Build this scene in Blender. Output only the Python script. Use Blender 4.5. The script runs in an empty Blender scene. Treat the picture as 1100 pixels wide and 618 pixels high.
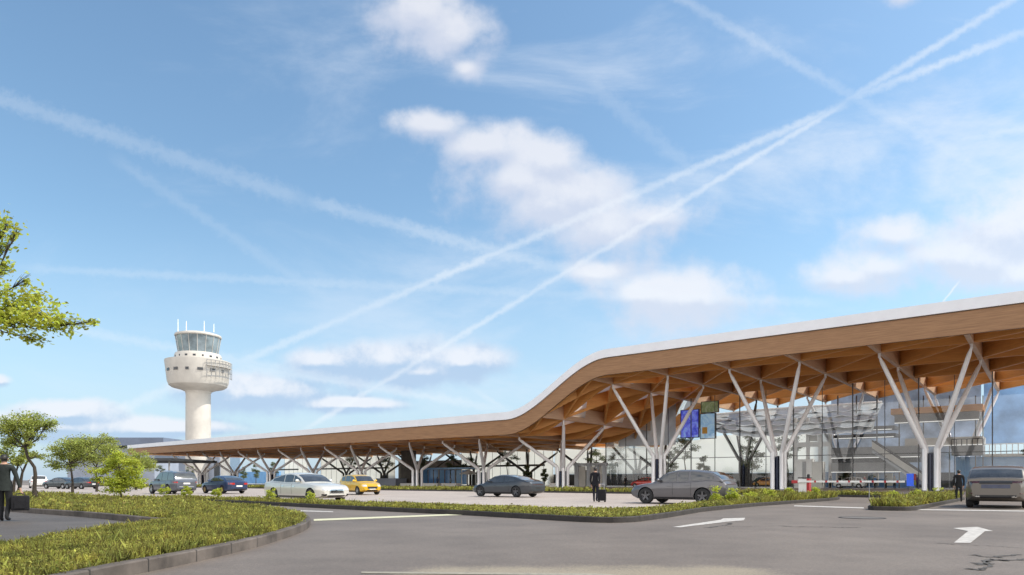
import bpy, bmesh, math, random
import numpy as np
from mathutils import Vector, Matrix
from mathutils.bvhtree import BVHTree
PI = math.pi
R = math.radians
scene = bpy.context.scene
COL = scene.collection
rng = np.random.default_rng(11)
random.seed(5)
F = 720.0; CX = 550.0; HY = 516.0; EYE = 1.1
U = Vector((-0.7809, 0.6247)); V = Vector((0.6247, 0.7809))

def G(px, py, z=0.0):                        # ground point seen at a photo position
    Y = (EYE - z) * F / (py - HY)
    return ((px - CX) / F * Y, Y)
def P(s, t, z=0.0):                          # terminal frame: s along the facade, t into it
    return Vector((U.x * s + V.x * t, U.y * s + V.y * t, z))
def S_at(px, t):
    Y = 1152.7 * t / (px + 350.0)
    return (Y - 0.7809 * t) / 0.6247
def Z_at(px, py, t):
    Y = 1152.7 * t / (px + 350.0)
    return EYE + (HY - py) / F * Y
def smooth(a, b, x):
    k = min(1.0, max(0.0, (x - a) / (b - a)))
    return k * k * (3 - 2 * k)

# ------------------------------------------------------------------ materials
def mat(name, col, rough=0.6, metal=0.0, var=0.12, scale=6.0, bump=0.0, spec=0.5, col2=None, stretch=None,
        emit=None, estr=0.0, trans=0.0, coat=0.0, island=0.0):
    m = bpy.data.materials.new(name); m.use_nodes = True
    nt = m.node_tree; N = nt.nodes; L = nt.links
    b = N['Principled BSDF']; out = N['Material Output']
    b.inputs['Roughness'].default_value = rough
    b.inputs['Metallic'].default_value = metal
    b.inputs['Specular IOR Level'].default_value = spec
    b.inputs['Coat Weight'].default_value = coat
    b.inputs['Coat Roughness'].default_value = 0.04
    tc = N.new('ShaderNodeTexCoord'); mp = N.new('ShaderNodeMapping')
    L.new(tc.outputs['Object'], mp.inputs['Vector'])
    if stretch: mp.inputs['Scale'].default_value = stretch
    nz = N.new('ShaderNodeTexNoise'); nz.inputs['Scale'].default_value = scale
    nz.inputs['Detail'].default_value = 6; nz.inputs['Roughness'].default_value = 0.62
    L.new(mp.outputs['Vector'], nz.inputs['Vector'])
    cr = N.new('ShaderNodeValToRGB')
    c2 = col2 if col2 else tuple(c * (1 - 2 * var) for c in col)
    cr.color_ramp.elements[0].position = 0.3; cr.color_ramp.elements[1].position = 0.7
    cr.color_ramp.elements[0].color = (*c2, 1)
    cr.color_ramp.elements[1].color = (*(col if col2 else tuple(min(1, c * (1 + var)) for c in col)), 1)
    L.new(nz.outputs['Fac'], cr.inputs['Fac'])
    src = cr.outputs['Color']
    if island > 0:
        ge = N.new('ShaderNodeNewGeometry')
        hs = N.new('ShaderNodeHueSaturation')
        m1 = N.new('ShaderNodeMapRange'); m1.inputs['To Min'].default_value = 1 - island; m1.inputs['To Max'].default_value = 1 + island
        m2 = N.new('ShaderNodeMapRange'); m2.inputs['To Min'].default_value = 0.5 - island * 0.05; m2.inputs['To Max'].default_value = 0.5 + island * 0.04
        L.new(ge.outputs['Random Per Island'], m1.inputs['Value']); L.new(ge.outputs['Random Per Island'], m2.inputs['Value'])
        L.new(m1.outputs['Result'], hs.inputs['Value']); L.new(m2.outputs['Result'], hs.inputs['Hue'])
        L.new(src, hs.inputs['Color']); src = hs.outputs['Color']
    L.new(src, b.inputs['Base Color'])
    if bump:
        bp = N.new('ShaderNodeBump'); bp.inputs['Strength'].default_value = bump; bp.inputs['Distance'].default_value = 0.02
        n2 = N.new('ShaderNodeTexNoise'); n2.inputs['Scale'].default_value = scale * 5; n2.inputs['Detail'].default_value = 4
        L.new(mp.outputs['Vector'], n2.inputs['Vector'])
        L.new(n2.outputs['Fac'], bp.inputs['Height']); L.new(bp.outputs['Normal'], b.inputs['Normal'])
    if emit:
        b.inputs['Emission Color'].default_value = (*emit, 1); b.inputs['Emission Strength'].default_value = estr
    if trans > 0:
        tr = N.new('ShaderNodeBsdfTranslucent'); L.new(src, tr.inputs['Color'])
        mx = N.new('ShaderNodeMixShader'); mx.inputs['Fac'].default_value = trans
        L.new(b.outputs['BSDF'], mx.inputs[1]); L.new(tr.outputs['BSDF'], mx.inputs[2])
        L.new(mx.outputs['Shader'], out.inputs['Surface'])
    return m

def glass_mat(name, tint, refl=0.1, rough=0.01):
    m = bpy.data.materials.new(name); m.use_nodes = True
    nt = m.node_tree; N = nt.nodes; L = nt.links
    N.remove(N['Principled BSDF']); out = N['Material Output']
    t = N.new('ShaderNodeBsdfTransparent'); t.inputs['Color'].default_value = (*tint, 1)
    g = N.new('ShaderNodeBsdfGlossy'); g.inputs['Roughness'].default_value = rough
    lw = N.new('ShaderNodeLayerWeight'); lw.inputs['Blend'].default_value = 0.25
    mr = N.new('ShaderNodeMapRange'); mr.inputs['To Min'].default_value = refl; mr.inputs['To Max'].default_value = 0.7
    L.new(lw.outputs['Fresnel'], mr.inputs['Value'])
    mx = N.new('ShaderNodeMixShader')
    L.new(mr.outputs['Result'], mx.inputs['Fac']); L.new(t.outputs['BSDF'], mx.inputs[1]); L.new(g.outputs['BSDF'], mx.inputs[2])
    L.new(mx.outputs['Shader'], out.inputs['Surface'])
    return m

def asphalt_mat(name, dark, light, patch_scale, wear, worn=False):
    m = bpy.data.materials.new(name); m.use_nodes = True
    nt = m.node_tree; N = nt.nodes; L = nt.links
    b = N['Principled BSDF']; b.inputs['Roughness'].default_value = 0.62; b.inputs['Specular IOR Level'].default_value = 0.45
    tc = N.new('ShaderNodeTexCoord')
    def noise(sc, det=5, ro=0.6):
        n = N.new('ShaderNodeTexNoise'); n.inputs['Scale'].default_value = sc; n.inputs['Detail'].default_value = det
        n.inputs['Roughness'].default_value = ro; L.new(tc.outputs['Object'], n.inputs['Vector']); return n.outputs['Fac']
    def ramp(src, p0, c0, p1, c1):
        r = N.new('ShaderNodeValToRGB'); r.color_ramp.elements[0].position = p0; r.color_ramp.elements[1].position = p1
        r.color_ramp.elements[0].color = (*c0, 1); r.color_ramp.elements[1].color = (*c1, 1); L.new(src, r.inputs['Fac']); return r.outputs['Color']
    def mix(a, bb, fac, mode='MULTIPLY'):
        x = N.new('ShaderNodeMix'); x.data_type = 'RGBA'; x.blend_type = mode
        x.inputs['Factor'].default_value = fac; L.new(a, x.inputs['A']); L.new(bb, x.inputs['B']); return x.outputs['Result']
    base = ramp(noise(patch_scale, 7, 0.6), 0.35, dark, 0.68, light)
    speck = ramp(noise(55, 3, 0.7), 0.32, (0.62, 0.62, 0.62), 0.68, (1.35, 1.33, 1.3))
    c = mix(base, speck, 0.75)
    fine = ramp(noise(190, 2, 0.6), 0.35, (0.7, 0.7, 0.7), 0.7, (1.35, 1.35, 1.32))
    c = mix(c, fine, 0.5)
    stain = ramp(noise(0.9, 5, 0.6), 0.36, (0.82, 0.81, 0.80), 0.56, (1, 1, 1))
    blot = ramp(noise(3.1, 6, 0.65), 0.30, (0.70, 0.69, 0.68), 0.42, (1, 1, 1)); c = mix(c, blot, 0.3); mid = ramp(noise(16, 4, 0.75), 0.36, (0.74, 0.73, 0.72), 0.64, (1.24, 1.23, 1.21)); c = mix(c, mid, 0.6)
    c = mix(c, stain, wear)
    if worn:       # pale aggregate showing where the surface has worn away
        def mth(op, a, bb):
            n = N.new('ShaderNodeMath'); n.operation = op
            for i, q_ in enumerate((a, bb)):
                if isinstance(q_, (int, float)): n.inputs[i].default_value = q_
                else: L.new(q_, n.inputs[i])
            return n.outputs[0]
        sp = N.new('ShaderNodeSeparateXYZ'); L.new(tc.outputs['Object'], sp.inputs[0])
        mY = N.new('ShaderNodeMapRange'); mY.interpolation_type = 'SMOOTHSTEP'; L.new(sp.outputs['Y'], mY.inputs['Value'])
        mY.inputs['From Min'].default_value = 9.6; mY.inputs['From Max'].default_value = 8.0
        mX = N.new('ShaderNodeMapRange'); mX.interpolation_type = 'SMOOTHSTEP'; L.new(mth('ABSOLUTE', mth('SUBTRACT', sp.outputs['X'], 0.9), 0), mX.inputs['Value'])
        mX.inputs['From Min'].default_value = 3.2; mX.inputs['From Max'].default_value = 1.6
        k = mth('MULTIPLY', mY.outputs['Result'], mX.outputs['Result'])
        th = mth('ADD', mth('MULTIPLY', k, 0.42), mth('ADD', mth('MULTIPLY', noise(26, 4, .7), 0.6), mth('MULTIPLY', noise(1.3, 4, .6), 0.35)))
        mm = N.new('ShaderNodeMapRange'); L.new(th, mm.inputs['Value']); mm.inputs['From Min'].default_value = 0.72; mm.inputs['From Max'].default_value = 0.88
        mm.inputs['To Max'].default_value = 0.75
        gcol = ramp(noise(70, 3), 0.35, (.22, .18, .12), 0.7, (.42, .36, .26))
        x = N.new('ShaderNodeMix'); x.data_type = 'RGBA'; L.new(mm.outputs['Result'], x.inputs['Factor']); L.new(c, x.inputs['A']); L.new(gcol, x.inputs['B']); c = x.outputs['Result']
    L.new(c, b.inputs['Base Color'])
    bp = N.new('ShaderNodeBump'); bp.inputs['Strength'].default_value = 0.35; bp.inputs['Distance'].default_value = 0.006
    L.new(noise(120, 3), bp.inputs['Height']); L.new(bp.outputs['Normal'], b.inputs['Normal'])
    return m

M = {}
M['asphalt'] = asphalt_mat('asphalt', (0.128, 0.105, 0.088), (0.186, 0.155, 0.131), 0.25, 0.7, True)
M['plaza'] = asphalt_mat('plaza paving', (0.36, 0.305, 0.272), (0.43, 0.375, 0.335), 0.2, 0.6)
M['inner'] = asphalt_mat('dark asphalt', (0.085, 0.071, 0.061), (0.12, 0.102, 0.09), 0.3, 0.7)
M['kerb'] = mat('weathered concrete kerb', (0.115, 0.096, 0.083), 0.85, var=0.3, scale=1.6, bump=0.4)
M['kerb_dark'] = mat('dark granite kerb', (0.04, 0.034, 0.031), 0.8, var=0.2, scale=4, bump=0.3)
M['soil'] = mat('planting soil', (0.055, 0.06, 0.025), 0.95, var=0.3, scale=3, bump=0.5)
M['paint'] = mat('road paint', (0.56, 0.53, 0.49), 0.75, col2=(0.30, 0.28, 0.26), scale=7)
M['paint_yellow'] = mat('pale yellow road paint', (0.62, 0.60, 0.40), 0.7, col2=(0.45, 0.43, 0.30), scale=9)
M['tar'] = mat('tar', (0.035, 0.033, 0.032), 0.7, var=0.2, scale=5)
M['iron'] = mat('cast iron', (0.13, 0.118, 0.108), 0.75, metal=0.1, var=0.2, scale=20)
M['grass'] = mat('grass blades', (0.43, 0.385, 0.08), 0.6, col2=(0.085, 0.105, 0.028), scale=2.6, trans=0.4, island=0.65, spec=0.25)
M['leaf_bright'] = mat('bright leaves', (0.56, 0.58, 0.09), 0.5, col2=(0.42, 0.48, 0.07), scale=1.5, trans=0.58, island=0.4, spec=0.3)
M['leaf_mid'] = mat('olive leaves', (0.44, 0.47, 0.12), 0.55, col2=(0.28, 0.33, 0.08), scale=1.2, trans=0.45, island=0.45, spec=0.3)
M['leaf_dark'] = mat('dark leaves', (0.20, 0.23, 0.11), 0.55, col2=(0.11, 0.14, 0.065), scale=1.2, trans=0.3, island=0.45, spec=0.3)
M['bark'] = mat('bark', (0.05, 0.038, 0.028), 0.9, var=0.3, scale=14, bump=0.6)
M['white_steel'] = mat('white painted steel', (0.94, 0.94, 0.95), 0.4, var=0.02, scale=1.5, metal=0.15)
M['dark_steel'] = mat('bronze dark steel', (0.055, 0.052, 0.046), 0.45, var=0.1, scale=2, metal=0.2)
M['navy_panel'] = mat('dark blue infill', (0.025, 0.035, 0.075), 0.25, var=0.1, scale=2)
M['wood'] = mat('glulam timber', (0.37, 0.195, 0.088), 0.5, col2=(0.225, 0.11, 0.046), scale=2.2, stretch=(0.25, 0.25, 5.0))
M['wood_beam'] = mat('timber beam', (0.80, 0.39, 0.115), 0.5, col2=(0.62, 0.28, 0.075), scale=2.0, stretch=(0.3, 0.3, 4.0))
M['wood_sky_sheen'] = mat('sky sheen timber beam', (0.72, 0.50, 0.34), 0.45, col2=(0.60, 0.38, 0.24), scale=2.0, stretch=(0.3, 0.3, 4.0))  # timber colour lightened to paint in the sky reflected on beam sides
M['floor'] = mat('pale terrazzo', (0.55, 0.53, 0.50), 0.35, var=0.06, scale=3)
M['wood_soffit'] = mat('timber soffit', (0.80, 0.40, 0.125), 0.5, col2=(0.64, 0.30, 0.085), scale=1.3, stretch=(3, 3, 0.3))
M['roof_white'] = mat('white roof metal', (0.80, 0.80, 0.83), 0.4, var=0.03, scale=0.6)
M['tower'] = mat('tower concrete', (0.58, 0.55, 0.50), 0.6, var=0.08, scale=0.2)
M['tower_glass'] = mat('tower glass', (0.22, 0.28, 0.31), 0.08, var=0.25, scale=0.35, spec=0.9)
M['led'] = mat('light strip', (0.85, 0.86, 0.86), 0.4, emit=(1, 1, 1), estr=0.12)
M['window_dark'] = mat('dark window', (0.04, 0.045, 0.055), 0.15, var=0.2, scale=1)
M['white_wall'] = mat('translucent white panel', (0.92, 0.91, 0.86), 0.6, var=0.02, scale=0.25, trans=0.75)
M['grey_metal'] = mat('grey metal panel', (0.36, 0.38, 0.40), 0.45, var=0.12, scale=0.5, metal=0.3)
M['silver'] = mat('perforated silver metal', (0.46, 0.50, 0.51), 0.35, var=0.12, scale=1.0, metal=0.25)
M['crack'] = mat('crack', (0.072, 0.066, 0.06), 0.85, var=0.2, scale=5)
M['mezz'] = mat('mezzanine edge', (0.27, 0.275, 0.28), 0.6, var=0.12, scale=0.6)
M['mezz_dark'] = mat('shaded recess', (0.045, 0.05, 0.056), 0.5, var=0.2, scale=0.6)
M['blue_wall'] = mat('blue glazed panel', (0.16, 0.36, 0.62), 0.12, col2=(0.09, 0.23, 0.46), scale=0.3, spec=0.8)
M['blue_glass'] = mat('blue glass', (0.16, 0.34, 0.62), 0.1, col2=(0.08, 0.19, 0.42), scale=0.6, spec=0.8)
M['pale_wall'] = mat('pale plaster', (0.62, 0.60, 0.55), 0.7, var=0.08, scale=0.5)
M['grey_wall'] = mat('blue grey cladding', (0.33, 0.37, 0.45), 0.6, var=0.1, scale=0.15)
M['grey_roof'] = mat('dark blue grey roofing', (0.17, 0.205, 0.28), 0.6, var=0.1, scale=0.15)
M['glass'] = glass_mat('clear curtain glass', (0.93, 0.96, 0.98), 0.055)
M['bulk'] = mat('pale grey panel', (0.74, 0.77, 0.80), 0.35, var=0.10, scale=0.3, trans=0.5)
M['mullion'] = mat('mullion', (0.13, 0.135, 0.14), 0.4, metal=0.4, var=0.1)
M['rubber'] = mat('tyre rubber', (0.022, 0.022, 0.023), 0.8, var=0.15, scale=20)
M['rim'] = mat('alloy rim', (0.42, 0.42, 0.43), 0.3, metal=0.8, var=0.08, scale=8)
M['rim_dark'] = mat('dark alloy rim', (0.12, 0.12, 0.13), 0.35, metal=0.8, var=0.1, scale=8)
M['rim_gold'] = mat('gold alloy rim', (0.50, 0.33, 0.14), 0.35, metal=0.7, var=0.1, scale=8)
M['car_glass'] = mat('car glass', (0.045, 0.047, 0.05), 0.04, coat=0.6, var=0.35, scale=1.2, spec=0.8)
M['car_trim'] = mat('black trim', (0.018, 0.018, 0.02), 0.5, var=0.1)
M['lamp_red'] = mat('red lamp', (0.45, 0.02, 0.02), 0.15, var=0.1, coat=0.6)
M['lamp_clear'] = mat('clear lamp', (0.55, 0.57, 0.60), 0.12, var=0.2, scale=12, coat=0.6)
M['plate'] = mat('number plate', (0.78, 0.78, 0.76), 0.4, var=0.05)
M['chrome'] = mat('chrome', (0.7, 0.7, 0.7), 0.15, metal=1.0, var=0.05)
M['red_paint'] = mat('red paint', (0.42, 0.025, 0.03), 0.35, var=0.1, scale=3)
M['skin'] = mat('skin', (0.45, 0.27, 0.19), 0.55, var=0.06, scale=6)
M['hair'] = mat('dark hair', (0.02, 0.016, 0.013), 0.55, var=0.25, scale=40)
M['black_case'] = mat('black luggage', (0.014, 0.014, 0.017), 0.7, var=0.15, scale=12, spec=0.2)
M['canvas'] = mat('white canvas', (0.8, 0.79, 0.76), 0.8, var=0.05)
def car_paint(name, col, rough=0.32, metal=0.35):
    return mat(name, col, rough, metal, var=0.03, scale=1.0, coat=0.8)

# ------------------------------------------------------------------ object helpers
def wloc(o):
    p = Vector((0, 0, 0))
    while o is not None:
        p += Vector(o.location); o = o.parent
    return p
def tag(o, label=None, cat=None, group=None, kind=None):
    if label: o['label'] = label
    if cat: o['category'] = cat
    if group: o['group'] = group
    if kind: o['kind'] = kind
    return o
def thing(name, label, cat, loc=(0, 0, 0), rz=0.0, group=None):
    o = bpy.data.objects.new(name, None); COL.objects.link(o)
    o.location = loc; o.rotation_euler = (0, 0, rz); o.empty_display_size = 0.2
    return tag(o, label, cat, group)
def copy_tree(o, parent=None):
    c = o.copy(); COL.objects.link(c)
    if parent is not None: c.parent = parent
    for ch in o.children: copy_tree(ch, c)
    return c

class MB:
    def __init__(self): self.v = []; self.f = []; self.mi = []; self.cur = 0
    def add(self, vs, fs):
        n = len(self.v); self.v += [tuple(p) for p in vs]
        for f in fs: self.f.append([i + n for i in f]); self.mi.append(self.cur)
        return self
    def hexa(self, p):      # 8 points: bottom 4 ccw, top 4 ccw
        return self.add(p, [(3, 2, 1, 0), (4, 5, 6, 7), (0, 1, 5, 4), (1, 2, 6, 5), (2, 3, 7, 6), (3, 0, 4, 7)])
    def box(self, x0, x1, y0, y1, z0, z1):
        return self.hexa([(x0, y0, z0), (x1, y0, z0), (x1, y1, z0), (x0, y1, z0), (x0, y0, z1), (x1, y0, z1), (x1, y1, z1), (x0, y1, z1)])
    def stbox(self, s0, s1, t0, t1, z0, z1):
        q = [(s1, t0), (s0, t0), (s0, t1), (s1, t1)]
        return self.hexa([P(s, t, z0) for s, t in q] + [P(s, t, z1) for s, t in q])
    def tube(self, pts, rads, n=10, cap=True):
        pts = [Vector(p) for p in pts]; rings = []
        prev = None
        for i, p in enumerate(pts):
            d = (pts[min(i + 1, len(pts) - 1)] - pts[max(i - 1, 0)]).normalized()
            if prev is None:
                a = d.cross(Vector((0, 0, 1)) if abs(d.z) < 0.9 else Vector((1, 0, 0))).normalized()
            else:
                a = (prev - d * prev.dot(d)).normalized()
            prev = a; b = d.cross(a)
            rings.append([p + (a * math.cos(2 * PI * k / n) + b * math.sin(2 * PI * k / n)) * rads[i] for k in range(n)])
        vs = [q for r in rings for q in r]; fs = []
        for i in range(len(pts) - 1):
            for k in range(n):
                k2 = (k + 1) % n
                fs.append((i * n + k, i * n + k2, (i + 1) * n + k2, (i + 1) * n + k))
        if cap:
            fs.append(tuple(range(n - 1, -1, -1))); fs.append(tuple((len(pts) - 1) * n + k for k in range(n)))
        return self.add(vs, fs)
    def lathe(self, prof, c=(0, 0, 0), n=40, a0=0, a1=2 * PI, axis='z'):
        full = abs(a1 - a0 - 2 * PI) < 1e-6
        m = n if full else n + 1
        vs = []
        for r, h in prof:
            for k in range(m):
                a = a0 + (a1 - a0) * k / n
                if axis == 'z': vs.append((c[0] + r * math.cos(a), c[1] + r * math.sin(a), c[2] + h))
                else: vs.append((c[0] + r * math.cos(a), c[1] + h, c[2] + r * math.sin(a)))
        fs = []
        for i in range(len(prof) - 1):
            for k in range(n):
                k2 = (k + 1) % m
                q = (i * m + k, i * m + k2, (i + 1) * m + k2, (i + 1) * m + k)
                fs.append(q if axis == 'z' else q[::-1])
        return self.add(vs, fs)
    def grid(self, rows):
        n = len(rows[0]); vs = [p for r in rows for p in r]; fs = []
        for i in range(len(rows) - 1):
            for k in range(n - 1): fs.append((i * n + k, i * n + k + 1, (i + 1) * n + k + 1, (i + 1) * n + k))
        return self.add(vs, fs)
    def build(self, name, m, parent=None, sm=None, at=None, fix=False):
        o3 = wloc(parent) if (parent is not None and at is None) else Vector(at if at else (0, 0, 0))
        me = bpy.data.meshes.new(name)
        me.from_pydata([(p[0] - o3.x, p[1] - o3.y, p[2] - o3.z) for p in self.v], [], self.f)
        ms = m if isinstance(m, (list, tuple)) else [m]
        for x in ms: me.materials.append(x)
        if len(ms) > 1: me.polygons.foreach_set('material_index', self.mi)
        if fix:
            bm = bmesh.new(); bm.from_mesh(me); bmesh.ops.remove_doubles(bm, verts=bm.verts, dist=1e-4)
            bmesh.ops.recalc_face_normals(bm, faces=bm.faces); bm.to_mesh(me); bm.free()
        if sm:
            me.polygons.foreach_set('use_smooth', [True] * len(me.polygons)); me.set_sharp_from_angle(angle=R(sm))
        me.update()
        o = bpy.data.objects.new(name, me); COL.objects.link(o)
        if parent is not None: o.parent = parent
        elif at: o.location = at
        return o

def quick(name, verts, faces_n, m, parent=None, at=(0, 0, 0), kind=None):
    """fast mesh of separate polygons: verts (k, n, 3)"""
    k, n, _ = verts.shape
    me = bpy.data.meshes.new(name)
    v = (verts - np.array(at)[None, None, :]).reshape(-1, 3).astype(np.float32)
    me.vertices.add(k * n); me.vertices.foreach_set('co', v.ravel())
    me.loops.add(k * n); me.loops.foreach_set('vertex_index', np.arange(k * n, dtype=np.int32))
    me.polygons.add(k); me.polygons.foreach_set('loop_start', np.arange(0, k * n, n, dtype=np.int32))
    me.update(calc_edges=True); me.validate()
    me.materials.append(m)
    o = bpy.data.objects.new(name, me); COL.objects.link(o)
    if parent is not None: o.parent = parent
    else: o.location = at
    return o

def leaves(centers, size, up=0.3):
    """rhombic leaves, one per centre"""
    c = np.asarray(centers, float); n = len(c)
    d = rng.normal(size=(n, 3)); d[:, 2] *= 0.6; d /= np.linalg.norm(d, axis=1)[:, None]
    nn = rng.normal(size=(n, 3)); nn[:, 2] += up * 3
    w = np.cross(d, nn); w /= np.linalg.norm(w, axis=1)[:, None] + 1e-9
    s = size * (0.6 + 0.8 * rng.random((n, 1)))
    return np.stack([c - d * s * 0.5, c + w * s * 0.28, c + d * s * 0.5, c - w * s * 0.28], 1)
# ------------------------------------------------------------------ camera, sun, sky
cam = bpy.data.cameras.new('camera'); co = bpy.data.objects.new('camera', cam); COL.objects.link(co)
co.location = (0, 0, EYE); co.rotation_euler = (PI / 2, 0, 0)
cam.sensor_width = 36; cam.lens = 36 * F / 1100; cam.shift_y = (HY - 309) / 1100
cam.clip_start = 0.1; cam.clip_end = 12000
scene.camera = co
SUN_EL, SUN_AZ = R(50), R(-4)         # azimuth measured from +X towards +Y
sd = Vector((math.cos(SUN_EL) * math.cos(SUN_AZ), math.cos(SUN_EL) * math.sin(SUN_AZ), math.sin(SUN_EL)))
sl = bpy.data.lights.new('sun', 'SUN'); sl.energy = 3.1; sl.angle = R(0.5); sl.color = (1.0, 0.93, 0.83)
so = bpy.data.objects.new('sun', sl); COL.objects.link(so)
so.rotation_euler = sd.to_track_quat('Z', 'Y').to_euler(); so.location = (30, 0, 80)

w = bpy.data.worlds.new('World'); scene.world = w; w.use_nodes = True
nt = w.node_tree; N = nt.nodes; L = nt.links
bg = N['Background']; bg.inputs['Strength'].default_value = 0.119
sky = N.new('ShaderNodeTexSky'); sky.sky_type = 'NISHITA'; sky.sun_disc = False
sky.sun_elevation = SUN_EL; sky.sun_rotation = PI / 2 - SUN_AZ
sky.air_density = 1.15; sky.dust_density = 1.3; sky.ozone_density = 1.0; sky.altitude = 50
tc = N.new('ShaderNodeTexCoord'); sx = N.new('ShaderNodeSeparateXYZ'); L.new(tc.outputs['Generated'], sx.inputs[0])
def val(x): return x
def MN(op, a, b=None, c=None, clamp=False):
    n = N.new('ShaderNodeMath'); n.operation = op; n.use_clamp = clamp
    for i, q in enumerate((a, b, c)):
        if q is None: continue
        if isinstance(q, (int, float)): n.inputs[i].default_value = q
        else: L.new(q, n.inputs[i])
    return n.outputs[0]
def sstep(x, a, b, lo=0.0, hi=1.0):
    n = N.new('ShaderNodeMapRange'); n.interpolation_type = 'SMOOTHSTEP'
    n.inputs['From Min'].default_value = a; n.inputs['From Max'].default_value = b
    n.inputs['To Min'].default_value = lo; n.inputs['To Max'].default_value = hi
    L.new(x, n.inputs['Value']); return n.outputs['Result']
ay = MN('ADD', MN('ABSOLUTE', sx.outputs['Y']), 0.02)
uu = MN('DIVIDE', sx.outputs['X'], ay); ww = MN('DIVIDE', sx.outputs['Z'], ay)
cv = N.new('ShaderNodeCombineXYZ'); L.new(uu, cv.inputs[0]); L.new(ww, cv.inputs[1])
L.new(MN('SIGN', sx.outputs['Y']), cv.inputs[2])
def wnoise(scale, det, ro, strx=1.0, stry=1.0, dist=0.0):
    mp = N.new('ShaderNodeMapping'); mp.inputs['Scale'].default_value = (strx, stry, 1); L.new(cv.outputs[0], mp.inputs['Vector'])
    n = N.new('ShaderNodeTexNoise'); n.inputs['Scale'].default_value = scale; n.inputs['Detail'].default_value = det
    n.inputs['Roughness'].default_value = ro; n.inputs['Distortion'].default_value = dist; L.new(mp.outputs[0], n.inputs['Vector']); return n.outputs['Fac']
def q(px, py): return ((px - CX) / F, (HY - py) / F)
nbig = wnoise(7, 8, 0.55); nsm = wnoise(24, 6, 0.6)
UPS = 0.0
def blob(px, py, rx, ry):
    cx, cy = q(px, py + UPS)
    s = N.new('ShaderNodeVectorMath'); s.operation = 'MULTIPLY_ADD'; L.new(cv.outputs[0], s.inputs[0])
    s.inputs[1].default_value = (F / (rx * 1.22), F / (ry * 1.22), 0); s.inputs[2].default_value = (-cx * F / (rx * 1.22), -cy * F / (ry * 1.22), 0)
    l = N.new('ShaderNodeVectorMath'); l.operation = 'LENGTH'; L.new(s.outputs[0], l.inputs[0])
    return MN('SUBTRACT', 1.0, l.outputs['Value'])
def field(blobs):
    o = None
    for b in blobs:
        x = blob(*b)
        o = x if o is None else MN('SMOOTH_MAX', o, x, 0.45)
    return o
BIG = [(452, 22, 52, 50), (490, 48, 50, 42), (500, 82, 22, 18), (470, 142, 38, 18), (520, 165, 55, 24), (585, 180, 55, 30),
             (590, 225, 75, 42), (650, 250, 75, 48), (700, 238, 55, 26), (640, 296, 45, 18), (742, 322, 92, 34), (690, 318, 50, 18),
             (1070, 255, 75, 46), (1000, 280, 105, 36), (905, 302, 60, 22), (955, 258, 45, 20), (1090, 300, 80, 30), (958, 4, 24, 14), (1040, 285, 90, 34), (940, 292, 70, 24), (1090, 250, 50, 40), (560, 200, 70, 36), (620, 215, 80, 40)]
LOW = [(425, 390, 100, 34), (350, 392, 50, 18), (500, 392, 55, 18), (450, 402, 80, 16), (280, 424, 80, 24), (85, 446, 55, 16), (60, 460, 110, 16),
             (0, 411, 26, 8), (180, 462, 90, 12), (230, 418, 40, 12), (380, 436, 60, 10)]
big = field(BIG); low = field(LOW)
UPS = 14.0; big_up = field(BIG); UPS = 8.0; low_up = field(LOW)
nn = MN('ADD', MN('MULTIPLY', MN('SUBTRACT', nbig, 0.5), 2.1), MN('MULTIPLY', MN('SUBTRACT', nsm, 0.5), 0.8))
cb = sstep(MN('ADD', big, nn), -0.05, 0.80)
cl = sstep(MN('ADD', low, MN('MULTIPLY', nn, 0.75)), 0.0, 0.55, 0, 0.85)
wis = MN('MULTIPLY', sstep(wnoise(3.2, 8, 0.62, 0.6, 1.6, 0.5), 0.45, 0.75), MN('ADD', 0.22, MN('MULTIPLY', sstep(uu, -0.5, 0.4), 0.45)))
horiz = sstep(ww, 0.42, 0.0, 0, 0.66)
def contrail(x1, y1, x2, y2, wpx, alpha, fade=0.06, rag=1.0):
    a = Vector(q(x1, y1)); b = Vector(q(x2, y2)); e = (b - a); ln = e.length; e /= ln; n = Vector((-e.y, e.x))
    al = MN('ADD', MN('MULTIPLY', uu, e.x), MN('MULTIPLY_ADD', ww, e.y, -(a.dot(e))))
    pe = MN('ADD', MN('MULTIPLY', uu, n.x), MN('MULTIPLY_ADD', ww, n.y, -(a.dot(n))))
    pe = MN('ADD', pe, MN('MULTIPLY', MN('SUBTRACT', nrag, 0.5), rag * wpx / F * 1.5))
    band = sstep(MN('ABSOLUTE', pe), 0.0, wpx / F * 1.0, alpha * .82, 0.0)
    ends = MN('MULTIPLY', sstep(al, 0, fade), sstep(al, ln - fade, ln, 1, 0))
    return MN('MULTIPLY', MN('MULTIPLY', band, ends), MN('ADD', 0.15, MN('MULTIPLY', nbig, 1.5)))
nrag = wnoise(75, 4, 0.6)
trails = [(-200, 45, 350, 228, 14, .20), (320, 218, 720, 326, 11, .30), (1300, -125, 880, 131, 6.5, .48), (1300, -35, 880, 126, 7, .46),
          (920, 113, 240, 402, 6.5, .50), (920, 108, 320, 470, 5, .54), (690, -10, 1090, 218, 9, .24), (1010, 164, 1200, 122, 6, .30),
          (20, 293, 700, 325, 7, .20), (600, 320, 900, 330, 8, .22), (120, 170, 370, 335, 10, .13), (60, 352, 560, 446, 8, .36),
          (240, 392, 540, 440, 7, .42), (90, 462, 290, 378, 9, .35), (990, 345, 1022, 303, 1.6, .9), (495, 412, 560, 452, 5, .35),
          (620, 90, 800, 240, 14, .15)]
tr = None
for c in trails:
    x = contrail(*c, fade=0.02 if c[0] == 990 else 0.06); tr = x if tr is None else MN('MAXIMUM', tr, x)
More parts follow.
